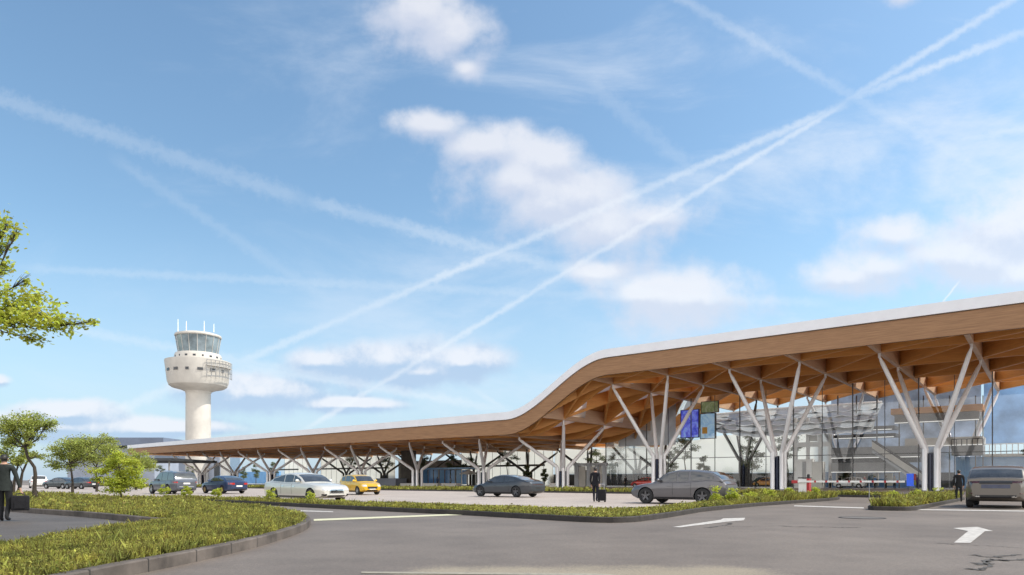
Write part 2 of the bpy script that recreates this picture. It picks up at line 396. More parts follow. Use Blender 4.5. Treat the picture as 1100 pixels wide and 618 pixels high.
def cmix(fac, a, b):
    x = N.new('ShaderNodeMix'); x.data_type = 'RGBA'; x.clamp_factor = True
    L.new(fac, x.inputs['Factor'])
    for k, s in (('A', a), ('B', b)):
        if isinstance(s, tuple): x.inputs[k].default_value = (*s, 1)
        else: L.new(s, x.inputs[k])
    return x.outputs['Result']
SKYGAIN = (1.0, 1.0, 1.0)
CW = 5.6
tint = N.new('ShaderNodeMix'); tint.data_type = 'RGBA'; tint.blend_type = 'MULTIPLY'; tint.inputs['Factor'].default_value = 1
L.new(sky.outputs['Color'], tint.inputs['A']); tint.inputs['B'].default_value = (0.90, 1.06, 1.08, 1); base = tint.outputs['Result']
c = cmix(horiz, base, (CW * .56, CW * .74, CW * .97))
c = cmix(wis, c, (CW * .86, CW * .93, CW * 1.03))
lit = MN('ADD', MN('SUBTRACT', big_up, big), MN('MULTIPLY', MN('SUBTRACT', nsm, 0.5), 0.9))
shade = cmix(sstep(lit, -0.30, 0.22), (CW * .98, CW * .97, CW * 1.0), (CW * .76, CW * .79, CW * .90))
c = cmix(MN('MULTIPLY', cb, 0.74), c, shade)
litl = MN('ADD', MN('SUBTRACT', low_up, low), MN('MULTIPLY', MN('SUBTRACT', nsm, 0.5), 0.8))
shl = cmix(sstep(litl, -0.30, 0.1), (CW * .90, CW * .93, CW * 1.0), (CW * .48, CW * .64, CW * .86))
c = cmix(cl, c, shl)
c = cmix(tr, c, (CW * .92, CW * .98, CW * 1.04))
# unseen bright cloud bank added behind the camera to lift light on the front
back_fill = MN('MULTIPLY', sstep(sx.outputs['Y'], -0.05, -0.45), sstep(MN('ADD', nbig, MN('MULTIPLY', sstep(sx.outputs['Z'], 0.75, 0.1), 0.25)), 0.42, 0.66))
c = cmix(MN('MULTIPLY', back_fill, 0.9), c, (CW * 2.3, CW * 2.2, CW * 2.1))
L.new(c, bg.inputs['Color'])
vs = scene.view_settings; scene.display_settings.display_device = 'sRGB'
vs.view_transform = 'Standard'; vs.look = 'None'; vs.gamma = 1; vs.use_curve_mapping = False; vs.exposure = 0.58

# ------------------------------------------------------------------ ground, paving, kerbs, markings
def sheet(name, pts, z, m, kind='structure'):
    b = MB(); b.add([(p[0], p[1], z) for p in pts], [tuple(range(len(pts)))])
    o = b.build(name, m); me = o.data
    if me.polygons[0].normal.z < 0: me.flip_normals()
    return tag(o, kind=kind)
sheet('ground', [(-4000, -3000), (4000, -3000), (4000, 6000), (-4000, 6000)], 0, M['asphalt'])
pl = [(-60, 75), (-18.6, 37.3), (-10, 29.7), (-1.5, 23.3), (2.7, 20), (4.7, 21.5), (8, 26.3), (10, 29.2), (15.8, 36)]
a = P(14, 48); b2 = P(210, 48)
sheet('plaza_paving', pl + [(a.x, a.y), (b2.x, b2.y)], 0.004, M['plaza'])
sheet('forecourt_paving', [P(s, t) for s, t in ((-60, 62), (240, 62), (240, 96), (-60, 96))], 0.004, M['plaza'])
sheet('hall_floor', [P(s, t) for s, t in ((-60, 96), (240, 96), (240, 140), (-60, 140))], 0.004, M['floor'])
sheet('path', [(-60, 53.8), (-60, -2), (-7.3, -2), (-7.6, 9.66), (-8, 12.8), (-8, 14.4), (-8.1, 15.8), (-8.5, 16.6), (-9.1, 16.85), (-12.5, 19.8), (-16.4, 22.6)], 0.004, M['inner'])

def chaikin(p, n=2, closed=True):
    p = [Vector(x) for x in p]
    for _ in range(n):
        o = []
        for i in range(len(p)):
            a, b = p[i], p[(i + 1) % len(p)]
            o += [a * .75 + b * .25, a * .25 + b * .75]
        p = o
    return p
def densify(p, d=1.2):
    o = []
    for i in range(len(p)):
        a, b = Vector(p[i]), Vector(p[(i + 1) % len(p)]); k = max(1, int((b - a).length / d))
        if k > 3: o += [a, a.lerp(b, .12), a.lerp(b, .88)]
        else: o += [a.lerp(b, j / k) for j in range(k)]
    return o
def island(pts, h, wid, m, name_soil='island_soil'):
    p = chaikin(densify(pts), 2)
    ar = sum(p[i].x * p[(i + 1) % len(p)].y - p[(i + 1) % len(p)].x * p[i].y for i in range(len(p)))
    if ar < 0: p.reverse()
    n = len(p); inn = []; cham = []
    for i in range(n):
        d = (p[(i + 1) % n] - p[i - 1]).normalized(); nn_ = Vector((-d.y, d.x))
        inn.append(p[i] + nn_ * wid); cham.append(p[i] + nn_ * 0.018)
    b = MB()
    rings = [[(q_.x, q_.y, -0.02) for q_ in p], [(q_.x, q_.y, h - 0.018) for q_ in p], [(q_.x, q_.y, h) for q_ in cham],
             [(q_.x, q_.y, h) for q_ in inn], [(q_.x, q_.y, h - 0.06) for q_ in inn]]
    vs = [v for r in rings for v in r]; fs = []
    for r in range(4):
        for i in range(n): fs.append((r * n + i, r * n + (i + 1) % n, (r + 1) * n + (i + 1) % n, (r + 1) * n + i))
    b.add(vs, fs); tag(b.build('kerb', m, sm=25), kind='structure')
    jb = MB(); run = 0.0
    for i in range(n):
        a_, c_ = p[i], p[(i + 1) % n]; ln = (c_ - a_).length
        while run < ln:
            pt = a_.lerp(c_, run / ln); d = (c_ - a_).normalized(); nv = Vector((-d.y, d.x)); hw_ = d * .007
            if pt.length < 48:
                o_ = pt - nv * .003; i_ = pt + nv * (wid - .004)
                jb.add([(*(o_ - hw_), 0.0), (*(o_ + hw_), 0.0), (*(o_ + hw_), h + .002), (*(o_ - hw_), h + .002), (*(i_ - hw_), h + .002), (*(i_ + hw_), h + .002)], [(0, 1, 2, 3), (3, 2, 5, 4)])
            run += 1.0
        run -= ln
    if jb.f: tag(jb.build('kerb_joint', M['tar']), kind='structure')
    sheet(name_soil, [(q_.x, q_.y) for q_ in inn], h - 0.03, M['soil'])
    return np.array([(q_.x, q_.y) for q_ in inn])
IA = island([(-4.9, 0.5), (-4.7, 2), (-4.4, 7.8), (-4.25, 8.85), (-4.17, 10.85), (-4.28, 12.8), (-4.54, 14.9), (-5.14, 17.2), (-6.27, 19.8), (-7.86, 22.6),
             (-11, 26.4), (-15.8, 31.7), (-22.5, 37.7), (-43, 56), (-60, 69), (-60, 53.8), (-16.4, 22.6), (-12.5, 19.8), (-9.1, 16.85),
             (-8.5, 16.6), (-8.1, 15.8), (-8, 14.4), (-8, 12.8), (-7.6, 9.66), (-7.3, 2), (-7.2, 0.5)], 0.16, 0.15, M['kerb'])
IB = island([(-18.6, 36), (-12.5, 31), (-10, 28.8), (-7.2, 26), (-1.46, 21.06), (1.05, 18.4), (2.27, 17.2), (3.14, 17.4), (4.67, 19.8), (6.6, 23.3),
             (10, 27.8), (15.8, 34.4), (17.85, 36.8), (19.2, 39.2), (18.6, 40.3), (15.8, 37.4), (10, 30.5), (8, 27.6), (5.0, 22.9), (3.2, 22), (-1.5, 25.0),
             (-7, 28.3), (-10, 30.6), (-12.5, 33), (-18.6, 38.3), (-20, 37.8)], 0.15, 0.12, M['kerb_dark'])
IC = island([(13, 24.75), (13.6, 24.1), (14.4, 24), (22.3, 33.7), (25.5, 37.7), (25.3, 39.3), (23.8, 38.5)], 0.15, 0.12, M['kerb_dark'])
ID = island([(19.3, 46.2), (21.2, 44), (23.4, 41.7), (25, 42.5), (22, 46.8), (19.8, 47)], 0.15, 0.12, M['kerb_dark'])
e4 = [P(s, t) for s, t in ((14, 48), (140, 48), (140, 51.5), (14, 51.5))]
IE = island([(p.x, p.y) for p in e4], 0.15, 0.12, M['kerb_dark'])

M['paint_faded'] = mat('faded road paint', (0.34, 0.31, 0.24), 0.8, col2=(0.22, 0.2, 0.17), scale=14)
def marking(name, pxs, m, z=0.008):
    return sheet(name, [G(*p) for p in pxs], z, m)
marking('road_marking', [(1024.7, 583.5), (1042.5, 583.8), (1058, 571.2), (1067, 571), (1050, 566.4), (1023.6, 567.8), (1040, 571)], M['paint'])
marking('road_marking', [(722.5, 566.6), (731, 567), (782, 560.8), (799, 559.4), (800.5, 556.6), (777, 557.2), (774, 558.8)], M['paint'])
marking('road_marking', [(337, 560), (337, 558), (494, 552.2), (497, 553.6)], M['paint_yellow'])
marking('road_marking', [(322, 548.5), (358, 549.6), (358, 550.6), (322, 549.6)], M['paint'])
marking('road_marking', [(853, 543.2), (928, 545.4), (928, 546.6), (853, 544.2)], M['paint'])
marking('road_marking', [(985, 547.2), (1160, 549.6), (1160, 550.8), (985, 548.2)], M['paint'])
marking('road_marking', [(388, 616.6), (388, 614.8), (640, 616.8), (700, 621), (640, 619)], M['paint_faded'])
def crack(pts, wid, seed):
    rr = random.Random(seed); ps = []
    for i in range(len(pts) - 1):
        a, b = Vector(G(*pts[i])), Vector(G(*pts[i + 1])); k = 9
        for j in range(k): ps.append(a.lerp(b, j / k) + Vector((rr.gauss(0, .035), rr.gauss(0, .05))))
    ps.append(Vector(G(*pts[-1])))
    L_, R_ = [], []
    for i, p in enumerate(ps):
        d = (ps[min(i + 1, len(ps) - 1)] - ps[max(i - 1, 0)]).normalized(); n_ = Vector((-d.y, d.x))
        h = wid * (0.35 + rr.random()) * 0.5
        L_.append((*(p + n_ * h), .006)); R_.append((*(p - n_ * h), .006))
    b = MB(); b.grid([L_, R_]); tag(b.build('asphalt_crack', M['crack']), kind='structure')
crack([(1108, 600), (1080, 603), (1062, 601), (1048, 607)], 0.09, 1)
crack([(1090, 596), (1062, 599), (1046, 596)], 0.05, 2)
crack([(1066, 604), (1056, 611), (1045, 612)], 0.06, 3)
crack([(1110, 590), (1068, 587), (1035, 585.5), (1005, 584)], 0.035, 4)
crack([(757, 567), (778, 565), (786, 562)], 0.09, 5)
crack([(835, 565), (850, 566), (888, 566.5), (925, 567)], 0.06, 6)
crack([(778, 566), (790, 566), (835, 565.5)], 0.03, 7)
for (px, py, r) in ((926, 556.6, .62),):
    x, y = G(px, py); t_ = thing('manhole_cover', 'round iron manhole cover let into the asphalt near the right hand arrow' if px > 800 else 'round iron manhole cover let into the asphalt in front of the long grass strip', 'manhole', (x, y, 0))
    b = MB(); b.lathe([(0.0, .012), (r * .9, .012), (r * .9, .004)], n=36); b.build('cover', M['iron'], t_, at=(0, 0, 0))
    b = MB(); b.lathe([(r * .92, .006), (r * .92, .014), (r, .014), (r, .004)], n=36); b.build('rim', M['tar'], t_, at=(0, 0, 0))

# ------------------------------------------------------------------ grass (ground cover nobody could count)
def inside(poly, pts):
    x, y = pts[:, 0], pts[:, 1]; r = np.zeros(len(pts), bool); j = len(poly) - 1
    for i in range(len(poly)):
        xi, yi = poly[i]; xj, yj = poly[j]
        cnd = ((yi > y) != (yj > y)) & (x < (xj - xi) * (y - yi) / (yj - yi + 1e-12) + xi)
        r ^= cnd; j = i
    return r
def scatter(poly, n, bounds=None, dens=None):
    lo = poly.min(0); hi = poly.max(0)
    if bounds is not None: lo = np.maximum(lo, bounds[0]); hi = np.minimum(hi, bounds[1])
    out = []; c = 0
    while c < n:
        p = lo + rng.random((n * 2, 2)) * (hi - lo)
        k = inside(poly, p)
        if dens is not None: k &= rng.random(len(p)) < dens(p)
        p = p[k]; out.append(p); c += len(p)
        if len(out) > 60: break
    return np.concatenate(out)[:n]
def clump(p, s, sd):
    r = np.random.default_rng(sd); a = 0
    for k in range(5):
        th = r.random() * 6.28; f = s * (0.6 + r.random() * 1.4); a = a + np.sin(f * (p[:, 0] * math.cos(th) + p[:, 1] * math.sin(th)) + r.random() * 6.28)
    return a / 5
def grass(poly, n, h, wd, z0, hf=None, bounds=None, dens=None, leafy=0.5):
    p = scatter(poly, n, bounds, dens); n = len(p)
    dist = np.hypot(p[:, 0], p[:, 1])[:, None]
    hh = h * (0.40 + 0.75 * rng.random((n, 1)) + 0.5 * (rng.random((n, 1)) > .985)) * (1 + 0.35 * clump(p, 1.6, 3)[:, None] + .25 * clump(p, 4.5, 8)[:, None]).clip(.3)
    keep = (clump(p, 2.3, 5) + .25 * rng.normal(size=n)) > -.62
    p = p[keep]; hh = hh[keep]; n = len(p)
    if hf is not None: hh = hh * hf(p)[:, None]
    th = rng.random((n, 1)) * 2 * PI; lean = 0.55 * rng.random((n, 1)) * hh
    d = np.concatenate([np.cos(th), np.sin(th)], 1)
    ww_ = wd * (0.6 + 0.8 * rng.random((n, 1)))
    tw = rng.random((n, 1)) * 2 * PI; e = np.concatenate([np.cos(tw), np.sin(tw)], 1) * ww_
    z = np.full((n, 1), z0)
    b = p - e * .5; c = p + e * .5
    q1 = np.concatenate([b, z], 1); q2 = np.concatenate([c, z], 1)
    m1 = np.concatenate([p + d * lean * .4 + e * .55, z + hh * .6], 1)
    tip = np.concatenate([p + d * lean, z + hh], 1)
    V4 = np.stack([q1, q2, m1, tip], 1)
    # small leaves sitting in the cover
    k = int(n * leafy); sel = rng.integers(0, n, k)
    cc = np.concatenate([p[sel] + rng.normal(size=(k, 2)) * .05, z[sel] + hh[sel] * (0.3 + .65 * rng.random((k, 1)))], 1)
    return np.concatenate([V4, leaves(cc, wd * 3.1, .5)], 0)
gs = []
near = lambda p: np.clip(14.0 / np.hypot(p[:, 0], p[:, 1]), 0.03, 1) ** 1.4
gs.append(grass(IA, 90000, .15, .011, .12, bounds=((-9, 3), (-3, 19)), leafy=1.1))
gs.append(grass(IA, 60000, .17, .019, .12, bounds=((-22, 16), (-3, 38)), leafy=1.0))
gs.append(grass(IA, 22000, .24, .05, .12, bounds=((-60, 22), (-12, 70)), leafy=.6))
hb = lambda p: 0.85 + 0.9 * np.clip((p[:, 0] - 6.5) / 6, 0, 1) - 0.35 * np.exp(-((p[:, 0] - 1) / 4) ** 2)
gs.append(grass(IB, 50000, .20, .025, .11, hf=hb, leafy=1.0))
gs.append(grass(IC, 17000, .34, .03, .11, leafy=1.2))
gs.append(grass(ID, 4000, .28, .05, .11, leafy=.8))
gs.append(grass(IE, 26000, .34, .08, .11, leafy=.8))
allg = np.concatenate(gs, 0)
tag(quick('grass', allg, 4, M['grass']), 'yellow green ground cover and grass filling the kerbed islands', 'grass', kind='stuff')
# ------------------------------------------------------------------ terminal
def rise(s): return smooth(56.5, 41.0, s) if False else (lambda k: k * k * (3 - 2 * k))(min(1, max(0, (56.5 - s) / 15.5)))
def lk(s): return min(1, max(0, (s - 57) / 118))
def zb(s): return 7.2 + 6.5 * rise(s) + 0.2 * lk(s)
def zt(s): return 9.15 + 6.55 * rise(s) - 0.35 * lk(s)
def zw(s): return 10.2 + 6.5 * rise(s) - 0.55 * lk(s)
SL, SR = 176.0, -32.0
TF = 69.5
term = thing('airport_terminal', 'long terminal with a wavy timber canopy on white branching steel columns and a glass front', 'terminal', tuple(P(40, 96, 0)))
def srange(a, b, d):
    n = max(1, int(round(abs(b - a) / d))); return [a + (b - a) * i / n for i in range(n + 1)]
SS = srange(SL, 58, 4) + srange(58, 40, 0.75)[1:] + srange(40, SR, 4)[1:]
def strip(name, m, t0, t1, f0, f1, sm=20):
    b = MB(); rows = []
    for s in SS: rows.append([P(s, t0, f0(s)), P(s, t0, f1(s)), P(s, t1, f1(s)), P(s, t1, f0(s)), P(s, t0, f0(s))])
    b.grid(rows); n = len(rows)
    b.add([rows[0][i] for i in range(4)], [(0, 1, 2, 3)]); b.add([rows[-1][i] for i in range(4)], [(3, 2, 1, 0)])
    return b.build(name, m, term, sm=sm, fix=True)
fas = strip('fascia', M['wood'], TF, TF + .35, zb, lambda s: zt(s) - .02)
strip('roof_trim', M['roof_white'], TF - .22, TF + .5, lambda s: zt(s) + .03, zw)
# end of the canopy
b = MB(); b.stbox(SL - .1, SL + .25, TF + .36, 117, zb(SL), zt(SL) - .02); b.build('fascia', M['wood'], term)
b = MB(); b.stbox(SL - .1, SL + .4, TF + .52, 117, zt(SL) + .03, zw(SL)); b.build('roof_trim', M['roof_white'], term)

DS = 7.56; TL = [69.9, 74.7, 80.0, 85.3, 90.6, 95.9, 101.2, 106.5, 111.8, 117.1]
S0 = 13.08
SI = [S0 + DS * j for j in range(-6, 22)]
# roof and ceiling with triangular and strip skylights
NS, NT_ = 4, 2
def holes(i, j):
    """set of (a, b, tri) sub-triangles left open in cell i (from SI[i] upward), j"""
    h = set(); s = SI[i]; t = TL[j]
    def tri(c):
        if c == 0: h.update({(0, 0, 0), (0, 0, 1), (1, 0, 0), (0, 1, 0)})
        if c == 1: h.update({(3, 0, 0), (3, 0, 1), (2, 0, 1), (3, 1, 1)})
    if 42 < s < 44 and j in (1, 3): tri(0)
    if 50 < s < 52 and j in (1, 3): tri(0)
    if 34 < s < 52 and j in (1, 3): tri(0)
    if 34 < s < 44 and j in (1, 3): tri(1)
    if j >= 6 and s < 60 and j in (6, 7, 8):
        for a in range(0, 4):
            for bb in range(NT_): h.update({(a, bb, 0), (a, bb, 1)})
    return h
def roof_sheet(name, zf, m, up):
    b = MB()
    for i in range(len(SI) - 1):
        for j in range(len(TL) - 1):
            h = holes(i, j)
            if h and up: h = {(a, k, x) for a in range(NS) for k in range(NT_) for x in (0, 1)}
            for a in range(NS):
                for k in range(NT_):
                    mir = (a >= 2)
                    sa = SI[i] + DS * a / NS; sb = SI[i] + DS * (a + 1) / NS
                    ta = TL[j] + (TL[j + 1] - TL[j]) * k / NT_; tb = TL[j] + (TL[j + 1] - TL[j]) * (k + 1) / NT_
                    A, B, C_, D = P(sa, ta, zf(sa)), P(sb, ta, zf(sb)), P(sb, tb, zf(sb)), P(sa, tb, zf(sa))
                    if not mir: t0, t1 = (A, B, D), (B, C_, D)
                    else: t0, t1 = (A, B, C_), (A, C_, D)
                    if (a, k, 0) not in h: b.add(t0, [(0, 1, 2)])
                    if (a, k, 1) not in h: b.add(t1, [(0, 1, 2)])
    return b.build(name, m, term, fix=True, sm=20)
roof_sheet('soffit', lambda s: zt(s) - .06, M['wood_soffit'], False)
roof_sheet('roof', lambda s: zw(s) - .12, M['roof_white'], True)
M['skylight'] = mat('translucent skylight', (0.85, 0.84, 0.80), 0.5, var=0.02, trans=0.75)
for i in range(len(SI) - 1):
    for j in range(len(TL) - 1):
        h = holes(i, j)
        if not h or j >= 6: continue
        cc = [q_ for q_, key in ((0, (0, 0, 0)), (1, (3, 0, 0))) if key in h]
        ta = TL[j]; tb = TL[j + 1]
        b = MB()
        z = lambda s: zb(s) + .55
        for c in cc:
            s_ = [SI[i], SI[i] + DS / 2] if c == 0 else [SI[i] + DS / 2, SI[i] + DS]
            pts = [(s_[0], ta), ((s_[0] + s_[1]) / 2, ta), (s_[1], ta), ((s_[0] + s_[1]) / 2, (ta + tb) / 2), (s_[0] if c == 0 else s_[1], tb)]
            q0 = (s_[0] if c == 0 else s_[1], (ta + tb) / 2)
            pts.append(q0)
            fs = [(0, 1, 3, 5), (1, 2, 3), (5, 3, 4)] if c == 0 else [(0, 1, 3), (1, 2, 5, 3), (3, 5, 4)]
            b.add([P(s, t, z(s)) for s, t in pts], fs)
        b.build('skylight', M['skylight'], term)
for i in range(len(SI) - 1):            # long roof lights over the hall
    if SI[i] < 52:
        b = MB(); sa, sb = SI[i], SI[i] + DS
        b.grid([[P(s, t, zw(s) - .16) for t in (101.2, 117.1)] for s in srange(sa, sb, .95)]); b.build('skylight', M['glass'], term)
# beams
def bar(b, p, q_, wdt, z0f, z1f, seg=1):
    p = Vector(p); q_ = Vector(q_); d = (q_ - p).normalized(); n_ = Vector((-d.y, d.x)) * wdt * .5
    for k in range(seg):
        a = p.lerp(q_, k / seg); c = p.lerp(q_, (k + 1) / seg)
        za, zc = z0f(a), z0f(c); ya, yc = z1f(a), z1f(c)
        A = P(a.x, a.y, 0); Cc = P(c.x, c.y, 0); nw = P(n_.x, n_.y, 0)
        b.hexa([A + nw + Vector((0, 0, za)), A - nw + Vector((0, 0, za)), Cc - nw + Vector((0, 0, zc)), Cc + nw + Vector((0, 0, zc)),
                A + nw + Vector((0, 0, ya)), A - nw + Vector((0, 0, ya)), Cc - nw + Vector((0, 0, yc)), Cc + nw + Vector((0, 0, yc))])
for s in SI:
    b = MB(); bar(b, (s, TF + .36), (s, 117), .42, lambda p: zb(p.x) + .02, lambda p: zt(p.x) - .08); b.build('beam', M['wood_sky_sheen'], term)
top_ = lambda p: zt(p.x) - .07
for i in range(len(SI) - 1):
    b = MB(); sa, sb = SI[i], SI[i + 1]
    sg = 6 if 38 < sa < 60 else 1
    TC = [69.9, 74.7, 85.3, 95.9, 106.5, 117.0]
    for j in range(len(TC) - 1):
        ta, tb = TC[j], TC[j + 1]
        dz = .12
        bot = lambda p: zb(p.x) + dz
        if 34 < sa < 52 and j < 6:
            pass
        bar(b, (sa, ta), (sb, tb), .26, bot, top_, sg)
        if 30 < sa < 60 and j < 3: bar(b, (sb, ta), (sa, tb), .26, lambda p: zb(p.x) + .2, top_, sg)
        if j > 0: bar(b, (sa, ta), (sb, ta), .3, lambda p: zb(p.x) + .06, top_, sg)
    b.build('beam_lattice', M['wood_beam'], term, fix=False)

# branching columns: four bent tubes round a core of dark plates
def column(s, t, white, t_spread=5.3):
    m = M['white_steel'] if white else M['dark_steel']
    zf = 2.9 + 1.5 * rise(s)
    b = MB()
    b.stbox(s - .55, s + .55, t - .045, t + .045, .06, zf - .55)
    b.stbox(s - .045, s + .045, t - .55, t - .05, .06, zf - .55); b.stbox(s - .045, s + .045, t + .05, t + .55, .06, zf - .55)
    b.stbox(s - .85, s + .85, t - .85, t + .85, 0, .055)
    c = b.build('branching_column', M['navy_panel'], term)
    for a in (-1, 1):
        for d in (-1, 1):
            st = s + a * 3.78; tt = t + d * t_spread; z1 = zb(st) - .35
            p0 = P(s + a * .52, t + d * .52, .05); p1 = P(s + a * .52, t + d * .52, zf - .1)
            tp = P(st, tt, z1); p2 = P(s + a * .66, t + d * .70, zf + .15); p3 = p2.lerp(tp, .93)
            b = MB(); b.tube([p0, p1, p2, p2.lerp(tp, .5), p3, tp], [.25, .25, .255, .24, .20, .09], n=12)
            b.tube([tp - Vector((0, 0, .12)), P(st, tt, zb(st) - .012)], [.13, .13], n=10)
            b.build('leg', m, c, sm=40)
for k in range(-1, 11): column(9.3 + 15.12 * k, 80, True)
for k in range(0, 10): column(9.3 + 15.12 * k, 111.4, k < 2)

# glass front
TG = 96.15
gl = srange(-32, 57, 7.4)
for i in range(len(gl) - 1):
    a, c = gl[i], gl[i + 1]; b = MB()
    rows = [[P(s, TG, .12) for s in srange(a, c, .9)], [P(s, TG, zt(s) - .1) for s in srange(a, c, .9)]]
    b.grid(rows); b.build('glass_panel', M['glass'], term)
for i, s in enumerate(srange(-32, 57, 3.7)):
    b = MB(); wd = .06 if i % 2 == 0 else .03
    b.stbox(s - wd, s + wd, TG - .16, TG - .02, .02, zt(s) - .3); b.build('mullion', M['mullion'], term)
for z in (4.4,):
    b = MB(); b.stbox(-32, 57, TG - .12, TG - .04, z, z + .09); b.build('transom', M['mullion'], term)
b = MB(); b.grid([[P(57.0, t, .1), P(57.0, t, zt(57) - .1)] for t in (TG + .1, 104, 117)]); b.build('glass_panel', M['glass'], term)

# translucent white wall behind the hall, its top edge rising in a curve
def wall_piece(pxa, pxb, t, top, m, name='wall', z0=0.0, n=24, parent=term, bow=0.0):
    sa, sb = S_at(pxa, t), S_at(pxb, t); b = MB(); f = []; bk = []
    for i in range(n + 1):
        k = i / n; s = sa + (sb - sa) * k; z = top(350 and (pxa + (pxb - pxa) * k))
        dt = bow * math.sin(PI * k)
        f.append((P(s, t - dt, z0), P(s, t - dt, z))); bk.append((P(s, t + .25 - dt, z0), P(s, t + .25 - dt, z)))
    b.grid([[a[0] for a in f], [a[1] for a in f], [a[1] for a in bk], [a[0] for a in bk]])
    return b.build(name, m, parent, fix=True)
def topc(px):
    xs = [(590, 7.6), (715, 7.4), (760, 8.4), (800, 9.2), (860, 9.8), (900, 9.9)]
    for (x0, z0_), (x1, z1_) in zip(xs, xs[1:]):
        if px <= x1: k = max(0, (px - x0) / (x1 - x0)); return z0_ + (z1_ - z0_) * (k * k * (3 - 2 * k))
    return 9.9
wall_piece(596, 893, 117.6, topc, M['white_wall'], z0=2.4)
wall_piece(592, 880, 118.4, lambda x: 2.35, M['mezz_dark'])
# grey bulkhead standing in for the glass reflection between soffit and hall
b = MB(); rows = [[], []]
for s in srange(S_at(726, 99.5), 56.6, .6): rows[0].append(P(s, 99.5, 6.75)); rows[1].append(P(s, 99.5, zt(s) - .12))
b.grid(rows); b.build('reflection_sheet', M['bulk'], term)

# things inside and behind, placed by photo column and row at depth t
def iblock(name, label, cat, pxa, pxb, pya, pyb, t, dep, m, group=None, parent=None, z0=None):
    sa, sb = S_at(pxa, t), S_at(pxb, t); pm = (pxa + pxb) / 2
    z1 = Z_at(pm, pya, t); zz = Z_at(pm, pyb, t) if z0 is None else z0
    b = MB(); b.stbox(min(sa, sb), max(sa, sb), t, t + dep, zz, z1)
    if parent is not None: return b.build(name, m, parent)
    o = b.build(name, m, at=tuple(P((sa + sb) / 2, t + dep / 2, zz)))
    return tag(o, label, cat, group)
M['led_bright'] = mat('bright light strip', (0.85, 0.86, 0.84), 0.4, emit=(1, .97, .9), estr=0.45)
M['pane_pale'] = mat('pale lilac glazing', (.50, .56, .64), .2, var=.3, scale=.22, trans=.6)
M['pane_blue'] = mat('sky blue glazing', (.48, .68, .90), .1, var=.15, scale=.3, trans=.6, spec=.8)
iblock('mezzanine_slab', None, None, 893, 988, 480, 491, 103.5, 6, M['mezz'], parent=term)
iblock('mezzanine_slab', None, None, 893, 970, 497, 506.5, 102, 6, M['mezz'], parent=term)
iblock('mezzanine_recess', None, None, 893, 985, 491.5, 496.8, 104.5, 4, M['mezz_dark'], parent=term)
iblock('blue_panel', None, None, 880, 985, 506.8, 516, 109.5, .3, M['blue_glass'], parent=term, z0=.02)
iblock('timber_edge', None, None, 957, 1056, 436.5, 443, 103, 3, M['wood_beam'], parent=term)
iblock('mezzanine_slab', None, None, 961, 1052, 444, 452, 104, 3, M['mezz'], parent=term)
iblock('mezzanine_slab', None, None, 972, 1056, 470, 478, 104, 5, M['pale_wall'], parent=term)
iblock('balcony', None, None, 1022, 1056, 478.5, 489, 102.5, 4, M['mezz'], parent=term)
iblock('wall', None, None, 1027, 1150, 490, 516, 108, .5, M['blue_wall'], parent=term, z0=.02)
iblock('wall', None, None, 893, 1054, 392, 516, 119, .4, M['pane_pale'], parent=term, z0=.02)
iblock('glazed_wall', None, None, 1057, 1190, 396, 475, 118.6, .3, M['pane_blue'], parent=term)
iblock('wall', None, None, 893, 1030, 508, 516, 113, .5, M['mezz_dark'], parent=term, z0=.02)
bal = iblock('balcony', None, None, 1057, 1160, 487, 489.5, 101.5, 4, M['pale_wall'], parent=term)
for a, c, y, t_ in ((893, 988, 491.2, 103.4), (893, 970, 506.8, 101.9), (961, 1052, 452.3, 103.9), (972, 1056, 478.3, 103.9), (896, 958, 462, 106), (896, 960, 470, 106.5)):
    iblock('light_strip', None, None, a, c, y, y + .7, t_, .12, M['led_bright'], parent=term)
iblock('mezzanine_slab', None, None, 895, 961, 458.5, 461.8, 106, 4, M['mezz'], parent=term)
iblock('mezzanine_slab', None, None, 895, 962, 466.5, 469.8, 106.4, 4, M['mezz_dark'], parent=term)
for a, c in ((898, 905), (909, 916), (921, 932), (938, 944), (950, 959)):
    iblock('shop_front', None, None, a, c, 508.5, 516, 108.6, .2, M['mezz_dark'] if a % 2 else M['pale_wall'], parent=term, z0=.3)
for a, c in ((780, 800), (806, 826), (832, 850)):
    iblock('shop_front', None, None, a, c, 509, 516, 114, .3, M['mezz_dark'], parent=term, z0=.03)
for pxm in (900, 920, 942, 966, 992, 1020, 1048, 1056):
    iblock('post', None, None, pxm - .6, pxm + .6, 425, 516, 105.5, .2, M['mullion'], parent=term, z0=.02)
def pickets(pxa, pxb, pya, pyb, t, m):
    sa, sb = S_at(pxa, t), S_at(pxb, t); pm = (pxa + pxb) / 2; z1 = Z_at(pm, pya, t); z0 = Z_at(pm, pyb, t)
    b = MB()
    for s in srange(sa, sb, .55): b.stbox(s - .05, s + .05, t, t + .06, z0, z1)
    b.stbox(min(sa, sb), max(sa, sb), t - .03, t + .09, z1, z1 + .1)
    b.build('balustrade', m, term)
pickets(1057, 1160, 476.5, 487, 101.4, M['white_steel'])
pickets(1022, 1056, 472, 478.4, 102.3, M['mezz_dark'])
